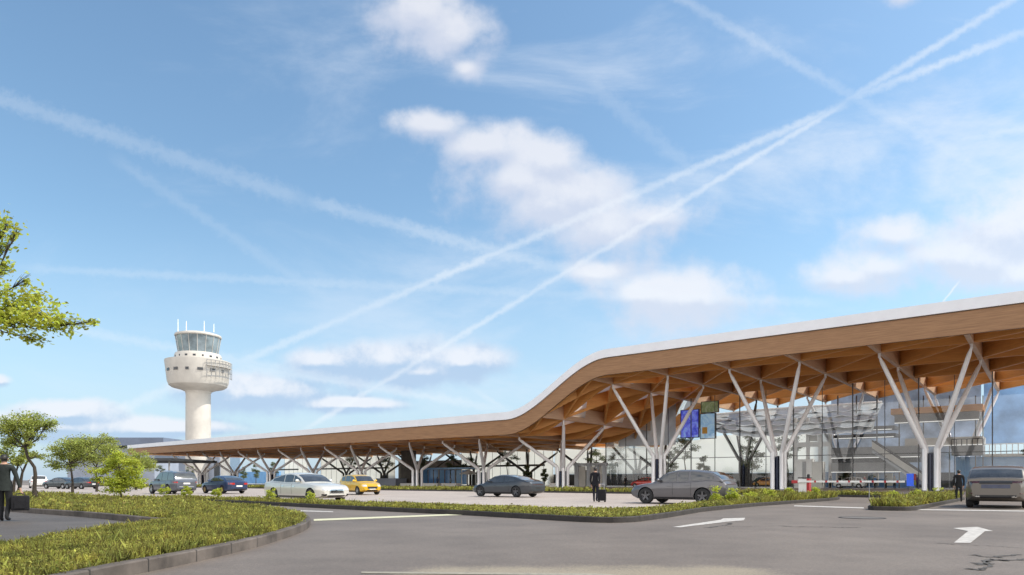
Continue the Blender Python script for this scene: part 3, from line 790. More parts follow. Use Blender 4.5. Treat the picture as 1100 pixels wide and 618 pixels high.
# wavy silver canopy hung over the mezzanine
wc = thing('wave_canopy', 'scalloped silver metal canopy hanging inside the hall behind the glass', 'ceiling', tuple(P(25, 106, 8)))
sa, sb = S_at(748, 106), S_at(940, 103); NTIER = 5
def wave_pt(s, k):
    kk = min(1, max(0, (sa - s) / 12)); kk = kk * kk * (3 - 2 * kk)
    return 102.2 + 7.0 * k ** 1.5, (9.6 - 1.8 * kk) + (2.4 + 2.1 * kk) * k
for tier in range(NTIER):
    rows = []; edge = []
    for i in range(6):
        k = (tier + i / 5) / NTIER; row = []
        for s_ in srange(sa, sb, .2):
            t, z = wave_pt(s_, k); sc = abs(math.sin(s_ * 1.15 + tier * 1.57)); f = (1 - i / 5)
            row.append(P(s_, t - .55 * f - .25 * sc * f, z - .28 * sc * f))
        rows.append(row)
    b = MB(); b.grid(rows); b.build('wave_surface', M['silver'], wc, sm=40)
    b = MB(); b.tube(rows[0][::2], [.035] * len(rows[0][::2]), n=6); b.build('light_edge', M['led'], wc, sm=50)
b = MB(); pts = [p + Vector((0, 0, .15)) for p in rows[-1]][::2]; b.tube(pts, [.15] * len(pts), n=8); b.build('rim', M['led'], wc, sm=40)
# escalator
es = thing('escalator', 'escalator with pale balustrades rising to the mezzanine behind the glass', 'escalator', tuple(P(S_at(975, 101), 101, 0)))
lo, hi = S_at(996, 101), S_at(938, 101)
for tt, nm, mm in ((100.2, 'balustrade', M['pale_wall']), (102.2, 'balustrade', M['pale_wall'])):
    b = MB(); b.add([P(lo, tt, .6), P(hi, tt, 5.4), P(hi, tt, 6.3), P(lo, tt, 1.5), P(lo, tt + .14, .6), P(hi, tt + .14, 5.4), P(hi, tt + .14, 6.3), P(lo, tt + .14, 1.5)],
                    [(0, 1, 2, 3), (7, 6, 5, 4), (0, 4, 5, 1), (3, 2, 6, 7), (0, 3, 7, 4), (1, 5, 6, 2)]); b.build(nm, mm, es)
    b = MB(); b.tube([P(lo, tt + .07, 1.62), P(hi, tt + .07, 6.42)], [.09, .09], n=8); b.build('handrail', M['car_trim'], es)
b = MB()
for i in range(30):
    k = i / 30; s = lo + (hi - lo) * k; ds = (hi - lo) / 30; z = .1 + 4.8 * k
    b.stbox(min(s, s + ds), max(s, s + ds), 100.4, 102.15, z, z + .35)
b.build('steps', M['grey_metal'], es)
# two big screens and a green banner hanging behind the glass
def art_mat(name, c1, c2, c3, sc, strength):
    m = bpy.data.materials.new(name); m.use_nodes = True; nt = m.node_tree; N = nt.nodes; L = nt.links
    bs = N['Principled BSDF']; tc = N.new('ShaderNodeTexCoord')
    n = N.new('ShaderNodeTexNoise'); n.inputs['Scale'].default_value = sc; n.inputs['Distortion'].default_value = 2.2; n.inputs['Detail'].default_value = 5
    L.new(tc.outputs['Object'], n.inputs['Vector']); r = N.new('ShaderNodeValToRGB'); L.new(n.outputs['Fac'], r.inputs['Fac'])
    r.color_ramp.elements[0].position = .35; r.color_ramp.elements[0].color = (*c1, 1); r.color_ramp.elements[1].position = .68; r.color_ramp.elements[1].color = (*c3, 1)
    e = r.color_ramp.elements.new(.5); e.color = (*c2, 1)
    L.new(r.outputs['Color'], bs.inputs['Base Color']); L.new(r.outputs['Color'], bs.inputs['Emission Color']); bs.inputs['Emission Strength'].default_value = strength
    return m
def screen(label, pxa, pxb, pya, pyb, t, m):
    sa, sb = S_at(pxa, t), S_at(pxb, t); pm = (pxa + pxb) / 2; z1, z0 = Z_at(pm, pya, t), Z_at(pm, pyb, t)
    o = thing('wall_screen', label, 'screen', tuple(P((sa + sb) / 2, t, z0)))
    b = MB(); b.stbox(min(sa, sb), max(sa, sb), t, t + .3, z0, z1); b.build('casing', M['car_trim'], o)
    b = MB(); b.grid([[P(sa - .12, t - .012, z0 + .1), P(sb + .12, t - .012, z0 + .1)], [P(sa - .12, t - .012, z1 - .1), P(sb + .12, t - .012, z1 - .1)]]); b.build('display', m, o)
    return o
screen('tall screen showing violet and blue swirls behind the glass', 731, 751, 440, 470.5, 100, art_mat('violet art', (.03, .05, .55), (.16, .20, .80), (.30, .50, .85), .55, .35))
o = screen('pale blue screen with an orange square beside the violet screen', 752, 769, 444, 471.5, 100, art_mat('pale art', (.22, .42, .66), (.36, .56, .74), (.50, .66, .72), .6, .3))
sA, sB = S_at(754.5, 100), S_at(760, 100); b = MB(); b.grid([[P(sA, 99.96, Z_at(758, 466, 100)), P(sB, 99.96, Z_at(758, 466, 100))], [P(sA, 99.96, Z_at(758, 459, 100)), P(sB, 99.96, Z_at(758, 459, 100))]])
b.build('orange_square', mat('orange art', (.55, .28, .05), .5, emit=(.55, .28, .05), estr=.15), o)
screen('green leafy screen hanging above the pale blue screen', 753, 772, 431, 443.5, 101.5, art_mat('green art', (.22, .30, .14), (.34, .42, .22), (.52, .56, .42), .8, .15))
# kiosks and counters in the hall
k = thing('white_kiosk', 'white box kiosk behind the glass left of the barrier', 'kiosk', tuple(P(S_at(868, 98.5), 98.5, 0)))
iblock('body', None, None, 852, 872, 493.5, 516, 98.5, 1.5, M['canvas'], parent=k, z0=.01); iblock('side_panel', None, None, 872.5, 884, 496, 516, 98.7, 1.3, M['pale_wall'], parent=k, z0=.01)
iblock('recess', None, None, 862, 866, 496, 516, 98.42, .05, M['mezz'], parent=k, z0=.2)
k = thing('lift_shaft', 'pale framed lift shaft rising through the hall behind the glass', 'lift', tuple(P(S_at(876, 104), 104, 0)))
for a, c in ((853, 856), (866, 869), (879, 882), (890, 893)): iblock('post', None, None, a, c, 449, 516, 103.5, .5, M['canvas'], parent=k, z0=.01)
iblock('panel', None, None, 870, 878, 452, 474, 104, .2, M['pale_wall'], parent=k); iblock('beam', None, None, 853, 893, 475, 480, 103.6, .3, M['canvas'], parent=k)
iblock('panel', None, None, 857, 865.5, 452, 466, 104, .2, mat('pale green panel', (.42, .47, .25), .5), parent=k)
# entrance portal
k = thing('entrance_portal', 'grey framed entrance portal with pale door leaves behind the walking man', 'entrance', tuple(P(S_at(634, 94), 94, 0)))
for a, c in ((617, 621), (630, 633.5), (640, 642.5), (647, 650.5)): iblock('post', None, None, a, c, 497.4, 516, 93.5, .4, M['bulk'], parent=k, z0=.01)
iblock('lintel', None, None, 616, 651, 497.5, 500.5, 93.3, .7, M['bulk'], parent=k)
for a, c in ((622, 629), (634.5, 639.5), (643, 646.5)): iblock('door_leaf', None, None, a, c, 501, 516, 93.8, .08, M['pale_wall'], parent=k, z0=.03)

# ------------------------------------------------------------------ behind the low canopy
M['mezz_brown'] = mat('dark brown cladding', (.13, .115, .10), .6, var=.25, scale=.8)
def tagged_block(name, label, cat, *a, **k): return iblock(name, label, cat, *a, **k)
def panel_wall(label, pxa, pxb, t, h, m, joint=2.4):
    sa, sb = S_at(pxa, t), S_at(pxb, t); o = thing('panel_wall', label, 'wall', tuple(P((sa + sb) / 2, t, 0)))
    b = MB(); b.stbox(min(sa, sb), max(sa, sb), t, t + .2, .02, h); b.build('panels', m, o)
    b = MB()
    for s in srange(sa, sb, joint): b.stbox(s - .04, s + .04, t - .05, t - .005, .02, h - .02)
    b.build('joint', M['mezz'], o)
    b = MB(); b.stbox(min(sa, sb), max(sa, sb), t - 3.2, t - 2.9, 4.1, 4.5); b.build('rail', M['dark_steel'], o)
    return o
panel_wall('translucent white panel wall behind the yellow hatchback', 345, 424, 118, 9.0, M['white_wall'])
panel_wall('translucent white panel wall behind the charcoal fastback', 496, 594, 118, 9.0, M['white_wall'])
panel_wall('short translucent white panel wall behind the white sedan', 306, 330, 118, 9.0, M['white_wall'])
tagged_block('storage_container', 'low grey container standing under the canopy right of the yellow hatchback', 'container', 404, 425, 514, 520, 92, 3, M['grey_wall'], z0=.01)
tagged_block('service_building', 'dark building block under the canopy behind the blue shelter', 'building', 428, 496, 495, 516, 120, 4, M['mezz_brown'], z0=.01)
k = thing('service_building', 'pale grey building with a beige pier behind the navy sedan', 'building', tuple(P(S_at(225, 124), 124, 0)))
iblock('wall', None, None, 192, 236, 488, 516, 124, 8, M['grey_wall'], parent=k, z0=.01); iblock('pier', None, None, 237, 246, 488, 516, 123, 3, M['pale_wall'], parent=k, z0=.01)
iblock('doorway', None, None, 230, 236, 498, 516, 123.9, .05, M['mezz_dark'], parent=k, z0=.02)
tagged_block('blue_wall', 'low blue glazed wall behind the columns left of the white sedan', 'wall', 247, 300, 507, 516, 121, .6, M['blue_wall'], z0=.01)
tagged_block('sky_blue_wall', 'tall pale blue glazed wall right of the beige pier', 'wall', 247, 258, 488, 506, 123, .6, mat('pale blue glazing', (.30, .42, .55), .15), z0=2.9)
# blue shelter
k = thing('bus_shelter', 'blue glazed bus shelter between two branching columns', 'shelter', tuple(P(S_at(475, 98), 98, 0)))
iblock('roof', None, None, 452, 503, 502.5, 504.5, 97, 3.4, M['blue_glass'], parent=k)
for i in range(8):
    a = 454 + i * 6; iblock('glass_pane', None, None, a + .4, a + 5.2, 505, 516, 98.6, .06, M['blue_glass'] if i % 3 else M['blue_wall'], parent=k, z0=.3)
for a in (453, 471, 489, 502): iblock('post', None, None, a - .5, a + .5, 504.5, 516, 97.4, .12, M['mezz'], parent=k, z0=.01)
# parasol
k = thing('parasol', 'white parasol standing beside the blue shelter', 'parasol', tuple(P(S_at(504, 93), 93, 0)))
b = MB(); c = P(S_at(504, 93), 93, 0); b.lathe([(1.9, 2.25), (1.0, 2.65), (.05, 3.0)], c=tuple(c), n=8); b.lathe([(0.04, 2.95), (1.0, 2.6), (1.88, 2.22)], c=tuple(c), n=8); b.build('canopy', M['canvas'], k)
b = MB(); b.tube([c + Vector((0, 0, .1)), c + Vector((0, 0, 3.1))], [.035, .035]); b.build('pole', M['dark_steel'], k)
b = MB(); b.lathe([(0, .12), (.4, .12), (.42, 0)], c=tuple(c), n=16); b.build('base', M['mezz'], k)
for i, (a, c) in enumerate(((430, 444), (452, 470), (474, 490), (512, 524), (590, 600))):
    tagged_block('planter_box', ['pale planter box below the dark pillar left of the blue shelter', 'pale planter box under the left half of the blue shelter', 'pale planter box under the right half of the blue shelter',
                                 'pale planter box behind the front of the charcoal fastback', 'pale planter box behind the tail of the charcoal fastback'][i], 'planter', a, c, 519.2, 520, 88, 1.2, M['canvas'], z0=.01)
tagged_block('concrete_pillar', 'thick dark pillar under the canopy left of the blue shelter', 'pillar', 431, 441, 480, 516, 96, 1.6, M['mezz_brown'], z0=.01)
# distant hangar and the flat canopy at far left
k = thing('hangar', 'large blue grey hangar with a dark roof band far behind the trees', 'hangar', (-160, 300, 0))
b = MB(); b.box(-199, -160.0, 300, 340, 0, 15.5); b.build('wall', M['grey_wall'], k)
b = MB(); b.box(-197, -154.5, 297, 344, 16.5, 20.0); b.build('roof', M['grey_roof'], k)
b = MB(); b.box(-196, -161, 299, 338, 15.5, 16.5); b.build('clerestory', M['mezz_dark'], k)
k = thing('flat_canopy', 'thin dark flat canopy on posts beyond the left end of the terminal', 'canopy', (-70, 130, 0))
b = MB(); b.box(-80, -66, 130, 150, 4.9, 5.4); b.build('roof', M['mezz_dark'], k)
for x in (-79, -73, -67):
    b = MB(); b.tube([(x, 131, 0), (x, 131, 4.9)], [.15, .15]); b.build('post', M['mezz'], k)

# ------------------------------------------------------------------ control tower
tx = (213 - CX) / F * 250; T0 = (tx, 250, 0); pz = lambda py: EYE + (HY - py) / F * 250; pr = lambda w_: w_ / F * 250 / 2 * .895
tw = thing('control_tower', 'cream air traffic control tower with a glazed cab rising behind the canopy', 'control tower', T0)
b = MB(); b.lathe([(pr(29), 0), (pr(28), pz(470)), (pr(27.5), pz(423.5))], c=T0, n=56); b.build('shaft', M['tower'], tw, sm=30)
b = MB(); b.lathe([(pr(27.5), pz(423.5)), (pr(29.5), pz(421)), (pr(40), pz(419)), (pr(58), pz(417)), (pr(64), pz(415)), (pr(67.5), pz(411)), (pr(71), pz(397)), (pr(73), pz(390.5)), (pr(73), pz(389)), (pr(60), pz(389)), (0, pz(389))], c=T0, n=56); b.build('platform', M['tower'], tw, sm=30)
b = MB(); b.lathe([(pr(53), pz(389)), (pr(52), pz(383)), (pr(50), pz(381)), (0, pz(381))], c=T0, n=56); b.build('upper_ring', M['tower'], tw, sm=30)
b = MB(); b.lathe([(pr(43), pz(381)), (pr(49.5), pz(363))], c=T0, n=16); b.build('cab_glass', M['tower_glass'], tw)
for i in range(16):
    a = 2 * PI * i / 16; d = Vector((math.cos(a), math.sin(a), 0)); c0 = Vector(T0)
    b = MB(); b.tube([c0 + d * pr(43.4) + Vector((0, 0, pz(381))), c0 + d * pr(50) + Vector((0, 0, pz(363)))], [.09, .09], n=6); b.build('cab_mullion', M['tower'], tw)
b = MB(); b.lathe([(0, pz(363)), (pr(51), pz(363)), (pr(52), pz(362)), (pr(51), pz(360.5)), (pr(40), pz(359)), (0, pz(358.5))], c=T0, n=48); b.build('cab_roof', M['tower'], tw, sm=30)
for a, top in ((-.85, 345), (-.42, 347), (.5, 347), (1.0, 350)):
    x = tx + a * pr(46); b = MB(); b.tube([(x, 250 - 3, pz(359)), (x, 250 - 3, pz(top))], [.16, .10], n=8); b.build('antenna', M['white_steel'], tw)
for r_, z_, hh, n, span in ((pr(71) + .02, pz(402), .95, 16, .085), (pr(52.3) + .02, pz(386.3), .7, 18, .06)):
    for i in range(n):
        a = 2 * PI * i / n + .1
        if math.sin(a) > .25: continue
        sp = span * (1.0 if i % 3 else .6)
        b = MB(); b.lathe([(r_, z_), (r_ + .03, z_ + .02), (r_ + .03, z_ + hh), (r_, z_ + hh)], c=T0, n=4, a0=a - sp, a1=a + sp); b.build('window', M['window_dark'], tw)
b = MB(); b.lathe([(pr(71.5), pz(397)), (pr(77), pz(396.6)), (pr(77), pz(396)), (pr(71.5), pz(395.6))], c=T0, n=12, a0=-.9, a1=.15); b.build('balcony', M['tower'], tw)
b = MB()
for i in range(9):
    a = -.9 + 1.05 * i / 8; d = Vector((math.cos(a), math.sin(a), 0)) * pr(76.5)
    b.tube([Vector(T0) + d + Vector((0, 0, pz(408))), Vector(T0) + d + Vector((0, 0, pz(391)))], [.1, .1], n=6)
for zz in (391, 396, 402, 407.5): b.lathe([(pr(76), pz(zz)), (pr(77.2), pz(zz)), (pr(77.2), pz(zz) + .18), (pr(76), pz(zz) + .18)], c=T0, n=12, a0=-.9, a1=.15)
b.build('balcony_frame', M['mezz'], tw)
# ------------------------------------------------------------------ vehicles
def interp(tab, x):
    if x <= tab[0][0]: return tab[0][1]
    for (a, ya), (b, yb) in zip(tab, tab[1:]):
        if x <= b:
            k = (x - a) / (b - a); k = k * k * (3 - 2 * k) * .5 + k * .5
            return ya + (yb - ya) * k
    return tab[-1][1]
def make_car(name, label, cat, loc, head, p, paint, rim, group=None):
    """p: L W H wb r belt nose/tail heights and roof line; local x forward, y left"""
    L_, W, H = p['L'], p['W'], p['H']; r = p['r']; hw = W / 2; wb = p['wb']
    xf = L_ / 2; xr = -L_ / 2; fx = xf - p['fo']; rx = fx - wb
    root = thing(name, label, cat, (loc[0], loc[1], .004), math.atan2(head[1], head[0]), group)
    LOC = dict(at=(0, 0, 0))
    zc = p.get('clear', .2)
    deck = p['deck']                       # top line of the lower body: list of (x fraction, z)
    deckx = [(xr + (xf - xr) * a, z) for a, z in deck]
    def hwid(x):
        e = min((x - xr), (xf - x)); k = min(1, max(0, e / .75))
        return hw * (1 - .22 * (1 - k) ** 2.2)
    def zlow(x):
        e = min((x - xr), (xf - x)); k = min(1, max(0, e / .6)); return zc + .14 * (1 - k) ** 2
    b = MB(); rows = []
    for x in [xr, xr + .04, xr + .12, xr + .3] + srange(xr + .5, xf - .5, .22) + [xf - .3, xf - .12, xf - .04, xf]:
        h_ = hwid(x); zd = interp(deckx, x); z0 = zlow(x)
        endk = 1 - .10 * (1 - min(1, min(x - xr, xf - x) / .12))
        if endk < 1: m_ = (zd + z0) / 2; zd = m_ + (zd - m_) * endk; z0 = m_ + (z0 - m_) * endk; h_ *= .985
        zs = z0 + (zd - z0) * .62
        half = [(0, z0), (h_ * .80, z0), (h_ * .95, z0 + .05), (h_ * .985, z0 + .16), (h_ * .975, z0 + (zd - z0) * .42), (h_, zs), (h_ * .985, zs + (zd - zs) * .45), (h_ * .95, zd - .035), (h_ * .88, zd), (h_ * .5, zd + .018), (0, zd + .025)]
        ring = [(x, y, z) for y, z in half] + [(x, -y, z) for y, z in half[-2:0:-1]]
        rows.append(ring + [ring[0]])
    b.grid(rows); n = len(rows[0]) - 1
    b.add(rows[0][:n], [tuple(range(n))]); b.add(rows[-1][:n], [tuple(range(n - 1, -1, -1))])
    body = b.build('body', [paint, M['car_trim']], root, fix=True, **LOC)
    # wheel arches cut out of the body
    cut = MB(); ra = r * 1.13
    for x in (fx, rx):
        for s in (-1, 1): cut.lathe([(0, -.26), (ra, -.26), (ra, .26), (0, .26)], c=(x, s * hw * .96, r), n=28, axis='y')
    co_ = cut.build('cutter', M['car_trim'], at=(0, 0, 0), fix=True)
    md = body.modifiers.new('b', 'BOOLEAN'); md.object = co_; md.operation = 'DIFFERENCE'; md.solver = 'EXACT'
    body.parent = None
    dg = bpy.context.evaluated_depsgraph_get(); me = bpy.data.meshes.new_from_object(body.evaluated_get(dg), depsgraph=dg)
    body.modifiers.clear(); body.data = me; body.parent = root
    bpy.data.objects.remove(co_)
    me.polygons.foreach_set('use_smooth', [True] * len(me.polygons)); me.set_sharp_from_angle(angle=R(32))
    bv = BVHTree.FromPolygons([v.co.copy() for v in me.vertices], [list(q_.vertices) for q_ in me.polygons])
    # greenhouse
    roof = [(xr + (xf - xr) * a, z) for a, z in p['roof']]
    xs0, xs1 = roof[0][0], roof[-1][0]
    tumble = p.get('tumble', .74)
    def ztop(x): return interp(roof, x)
    def hwt(x):
        zb_ = interp(deckx, x); k = (ztop(x) - zb_) / (H - .9)
        return hw * (.90 - (.90 - tumble) * min(1, max(0, k)))
    def sidey(x, z):
        zb_ = interp(deckx, x) - .02; zt_ = ztop(x) - .05; k = min(1, max(0, (z - zb_) / max(.02, zt_ - zb_)))
        return hw * .905 + (hwt(x) - hw * .905) * k
    g = MB(); rows = []
    for x in srange(xs0, xs1, .11):
        zb_ = interp(deckx, x) - .02; zt_ = max(ztop(x), zb_ + .03); t_ = hwt(x)
        half = [(hw * .905, zb_), (sidey(x, zb_ + (zt_ - .05 - zb_) * .5) + .01, (zb_ + zt_ - .05) / 2), (t_ + .005, max(zb_ + .005, zt_ - .05)), (t_ - .06, max(zb_ + .01, zt_ - .012)), (t_ * .5, zt_ + .015), (0, zt_ + .022)]
        rows.append([(x, y, z) for y, z in half] + [(x, -y, z) for y, z in half[-2::-1]])
    g.grid(rows); g.add(rows[0], [tuple(range(len(rows[0])))]); g.add(rows[-1], [tuple(range(len(rows[0])))[::-1]])
    ro = g.build('roof', paint, root, sm=32, fix=True, **LOC)
    # glazing
    def side_patch(x0, x1, sgn):
        bot, top = [], []
        for x in srange(x0, x1, .08):
            zb_ = interp(deckx, x) + .035; zt_ = ztop(x) - .085
            if zt_ - zb_ < .03: zt_ = zb_ + .005
            bot.append((x, sgn * (sidey(x, zb_) + .014), zb_)); top.append((x, sgn * (sidey(x, zt_) + .014), zt_))
        mid = [tuple((np.array(a) + np.array(c)) / 2 + np.array((0, sgn * .006, 0))) for a, c in zip(bot, top)]
        m_ = MB(); m_.grid([bot, mid, top] if sgn > 0 else [top, mid, bot]); m_.build('side_window', M['car_glass'], root, sm=60, **LOC)
    for sgn in (-1, 1):
        for a, c in p['sides']: side_patch(xr + (xf - xr) * a, xr + (xf - xr) * c, sgn)
    def over_patch(nm, a, c):
        x0, x1 = xr + (xf - xr) * a, xr + (xf - xr) * c; rows = []
        for x in srange(x0, x1, .08):
            t_ = hwt(x) - .065; zt_ = ztop(x); row = []
            for y in np.linspace(-1, 1, 9): row.append((x, y * t_, zt_ + .034 * (1 - abs(y) ** 2 * .9)))
            rows.append(row)
        m_ = MB(); m_.grid(rows); o = m_.build(nm, M['car_glass'], root, sm=60, **LOC)
        if o.data.polygons[0].normal.z < 0: o.data.flip_normals()
    over_patch('windshield', *p['ws']); over_patch('rear_window', *p['rw'])
    # conformal patches shot onto the body
    def patch(nm, m, axis, u0, u1, z0, z1, off=.008, nu=7, nz=5, shape=None, parent=None):
        rows = []
        for j in range(nz):
            row = []
            for i in range(nu):
                a = i / (nu - 1); c = j / (nz - 1); u = u0 + (u1 - u0) * a; z = z0 + (z1 - z0) * c
                if shape: u, z = shape(a, c, u, z)
                if axis == 'f': o_, d_ = Vector((xf + 1, u, z)), Vector((-1, 0, 0))
                elif axis == 'r': o_, d_ = Vector((xr - 1, u, z)), Vector((1, 0, 0))
                else: o_, d_ = Vector((u, (1 if axis == 'l' else -1) * (hw + 1), z)), Vector((0, -1 if axis == 'l' else 1, 0))
                h_ = bv.ray_cast(o_, d_, 1.9)
                pt = h_[0] if h_[0] is not None else o_ + d_ * (1.25)
                row.append(tuple(pt - d_ * off))
            rows.append(row)
        m_ = MB(); m_.grid(rows); return m_.build(nm, m, parent or root, sm=60, **LOC)
    for q_ in p['patches']:
        nm, mk, ax, u0, u1, z0, z1 = q_[:7]
        both = len(q_) > 7 and q_[7]
        patch(nm, M[mk] if isinstance(mk, str) else mk, ax, u0, u1, z0, z1)
        if both: patch(nm, M[mk] if isinstance(mk, str) else mk, ax, -u0, -u1, z0, z1)
    zsill = zc + .02
    for ax in ('l', 'r_'):
        side = 'l' if ax == 'l' else 's'
        patch('sill', M['car_trim'], side, rx + r * 1.2, fx - r * 1.2, zc + .01, zc + .12, off=.006)
        for a in p['doors']:
            x = xr + (xf - xr) * a; patch('door_seam', M['car_trim'], side, x - .008, x + .008, zc + .14, interp(deckx, x) - .05, off=.004, nu=2, nz=6)
            patch('door_handle', M['chrome'] if p.get('chrome') else paint, side, x + .1, x + .3, interp(deckx, x) - .2, interp(deckx, x) - .165, off=.03, nu=4, nz=2)
    # wheels
    for x in (fx, rx):
        for s in (-1, 1):
            yc = s * (hw - .115); wd = .115; m_ = MB()
            m_.lathe([(r * .62, -wd), (r * .9, -wd), (r * .97, -wd * .8), (r, -wd * .45), (r, wd * .45), (r * .97, wd * .8), (r * .9, wd), (r * .62, wd), (r * .62, -wd)], c=(x, yc, r), n=36, axis='y')
            wh = m_.build('wheel', M['rubber'], root, sm=35, **LOC)
            m_ = MB(); ye = yc + s * wd * .55; k_ = 1 if s > 0 else -1
            m_.lathe([(r * .66, yc + s * wd * .93 - ye), (r * .60, yc + s * wd * .95 - ye), (r * .585, 0), (r * .5, -.03 * s)], c=(x, ye, r), n=36, axis='y')
            m_.lathe([(0, s * .045), (r * .1, s * .045), (r * .13, s * .02), (r * .13, -.03 * s)], c=(x, ye, r), n=16, axis='y')
            ns = p.get('spokes', 5)
            for i in range(ns):
                a = 2 * PI * i / ns + .3; ca, sa_ = math.cos(a), math.sin(a); w0, w1 = r * .13, r * .09
                def pt(rad, lat, y): return (x + ca * rad - sa_ * lat, ye + y, r + sa_ * rad + ca * lat)
                m_.hexa([pt(r * .08, -w0, -.02 * s), pt(r * .08, w0, -.02 * s), pt(r * .62, w1, -.01 * s), pt(r * .62, -w1, -.01 * s),
                         pt(r * .08, -w0, .03 * s), pt(r * .08, w0, .03 * s), pt(r * .62, w1, .04 * s), pt(r * .62, -w1, .04 * s)])
            m_.build('rim', rim, wh, sm=35, **LOC)
            m_ = MB(); m_.lathe([(0, 0), (r * .61, 0)], c=(x, yc + s * wd * .1, r), n=24, axis='y'); m_.build('brake_disc', M['car_trim'], wh, **LOC)
    # mirrors
    mx = xr + (xf - xr) * p['mirror']
    for s in (-1, 1):
        zb_ = interp(deckx, mx) + .1; m_ = MB()
        prof = [(.0, -.1), (.055, -.09), (.085, -.04), (.09, .03), (.06, .09), (0, .1)]
        m_.lathe([(a, c) for a, c in prof], c=(0, 0, 0), n=12, axis='y')
        m_.v = [(mx + v[0] * .8, s * (hw * .98 + .06) + v[1], zb_ + v[2] * .95) for v in m_.v]
        m_.tube([(mx, s * hw * .86, zb_ - .04), (mx, s * (hw * .98), zb_ - .02)], [.03, .03], n=6)
        m_.build('mirror', paint, root, sm=50, **LOC)
    if p.get('rails'):
        for s in (-1, 1):
            m_ = MB(); pts = [(x, s * (hwt(x) - .1), ztop(x) + .05) for x in srange(xr + L_ * .14, xr + L_ * .58, .3)]
            m_.tube(pts, [.022] * len(pts), n=6); m_.build('roof_rail', M['chrome'], root, sm=50, **LOC)
    return root

M['lamp_smoke'] = mat('smoked lamp', (0.06, 0.012, 0.014), 0.15, var=0.1, coat=0.6)
M['lilac_panel'] = mat('blue grey plate recess', (.055, .065, .11), .3, var=.1)
SEDAN = dict(L=5.3, W=1.92, H=1.49, wb=3.2, fo=.88, r=.345, deck=[(0, .93), (.03, 1.0), (.16, 1.03), (.45, .97), (.66, .97), (.80, .93), (.93, .84), (.985, .74), (1, .62)],
             roof=[(.10, 1.03), (.24, 1.30), (.36, 1.44), (.47, 1.47), (.56, 1.42), (.62, 1.30), (.735, .97)], ws=(.585, .715), rw=(.13, .30), sides=[(.20, .385), (.40, .535), (.548, .66)],
             doors=[.355, .535], mirror=.645, spokes=10, chrome=True, patches=[
                 ('grille', 'chrome', 'f', -.42, .42, .44, .66), ('grille_mesh', 'car_trim', 'f', -.36, .36, .47, .63), ('headlight', 'lamp_clear', 'f', .50, .80, .60, .70, True),
                 ('air_intake', 'car_trim', 'f', -.50, .50, .27, .36), ('air_intake', 'car_trim', 'f', .58, .80, .30, .42, True),
                 ('taillight', 'lamp_red', 'r', .40, .82, .74, .88, True), ('number_plate', 'plate', 'r', -.26, .26, .56, .68), ('rear_diffuser', 'car_trim', 'r', -.62, .62, .30, .42)])
NOTCH = dict(SEDAN, L=4.8, W=1.85, H=1.45, wb=2.82, fo=.9, r=.33, chrome=False, spokes=6)
FAST = dict(L=5.0, W=1.94, H=1.44, wb=3.05, fo=.85, r=.36, deck=[(0, .90), (.03, .99), (.15, 1.03), (.45, .95), (.66, .94), (.82, .86), (.94, .74), (1, .58)],
            roof=[(.04, 1.02), (.14, 1.13), (.28, 1.32), (.42, 1.43), (.52, 1.44), (.60, 1.36), (.70, 1.15), (.80, .88)], ws=(.595, .765), rw=(.09, .33), sides=[(.24, .42), (.435, .68)],
            doors=[.34, .55], mirror=.665, spokes=5, patches=[('light_bar', 'lamp_smoke', 'r', -.78, .78, .80, .84), ('number_plate', 'car_trim', 'r', -.26, .26, .54, .66), ('rear_diffuser', 'car_trim', 'r', -.70, .70, .28, .42),
                                                         ('headlight', 'lamp_clear', 'f', .48, .80, .56, .64, True), ('air_intake', 'car_trim', 'f', -.6, .6, .24, .36)])
CROSS = dict(L=4.62, W=1.9, H=1.55, wb=2.78, fo=.86, r=.37, clear=.21, deck=[(0, .95), (.03, 1.07), (.14, 1.10), (.45, 1.01), (.66, 1.0), (.82, .94), (.94, .84), (1, .66)],
             roof=[(.02, 1.10), (.07, 1.30), (.15, 1.47), (.32, 1.55), (.48, 1.56), (.58, 1.48), (.75, 1.0)], ws=(.60, .73), rw=(.032, .13), sides=[(.105, .34), (.365, .47), (.485, .68)],
             doors=[.33, .52], mirror=.665, spokes=5, patches=[('light_bar', 'lamp_smoke', 'r', -.80, .80, .90, .94), ('number_plate', 'car_trim', 'r', -.26, .26, .62, .74), ('rear_diffuser', 'car_trim', 'r', -.75, .75, .30, .46),
                                                           ('headlight', 'lamp_clear', 'f', .48, .80, .66, .74, True), ('air_intake', 'car_trim', 'f', -.62, .62, .28, .44)])
SUV = dict(L=4.8, W=2.04, H=1.68, wb=2.87, fo=.88, r=.385, clear=.26, deck=[(0, 1.02), (.03, 1.13), (.15, 1.14), (.45, 1.10), (.66, 1.09), (.82, 1.06), (.94, .99), (1, .80)],
           roof=[(.015, 1.15), (.06, 1.36), (.12, 1.56), (.30, 1.66), (.46, 1.68), (.56, 1.62), (.73, 1.10)], ws=(.585, .71), rw=(.024, .098), sides=[(.10, .25), (.27, .44), (.455, .66)], tumble=.77,
           doors=[.30, .50], mirror=.65, spokes=5, rails=False, patches=[('taillight', 'lamp_smoke', 'r', .52, .96, .98, 1.06, True), ('number_plate', 'lilac_panel', 'r', -.46, .46, .78, .93), ('rear_trim', 'car_trim', 'r', -.52, .52, .95, 1.05),
                    ('rear_diffuser', 'car_trim', 'r', -.66, .66, .40, .52), ('exhaust', 'chrome', 'r', .50, .66, .42, .49, True), ('reflector', 'lamp_smoke', 'r', .74, .90, .56, .60, True),
                    ('headlight', 'lamp_clear', 'f', .52, .86, .82, .92, True), ('grille', 'car_trim', 'f', -.5, .5, .62, .84)])
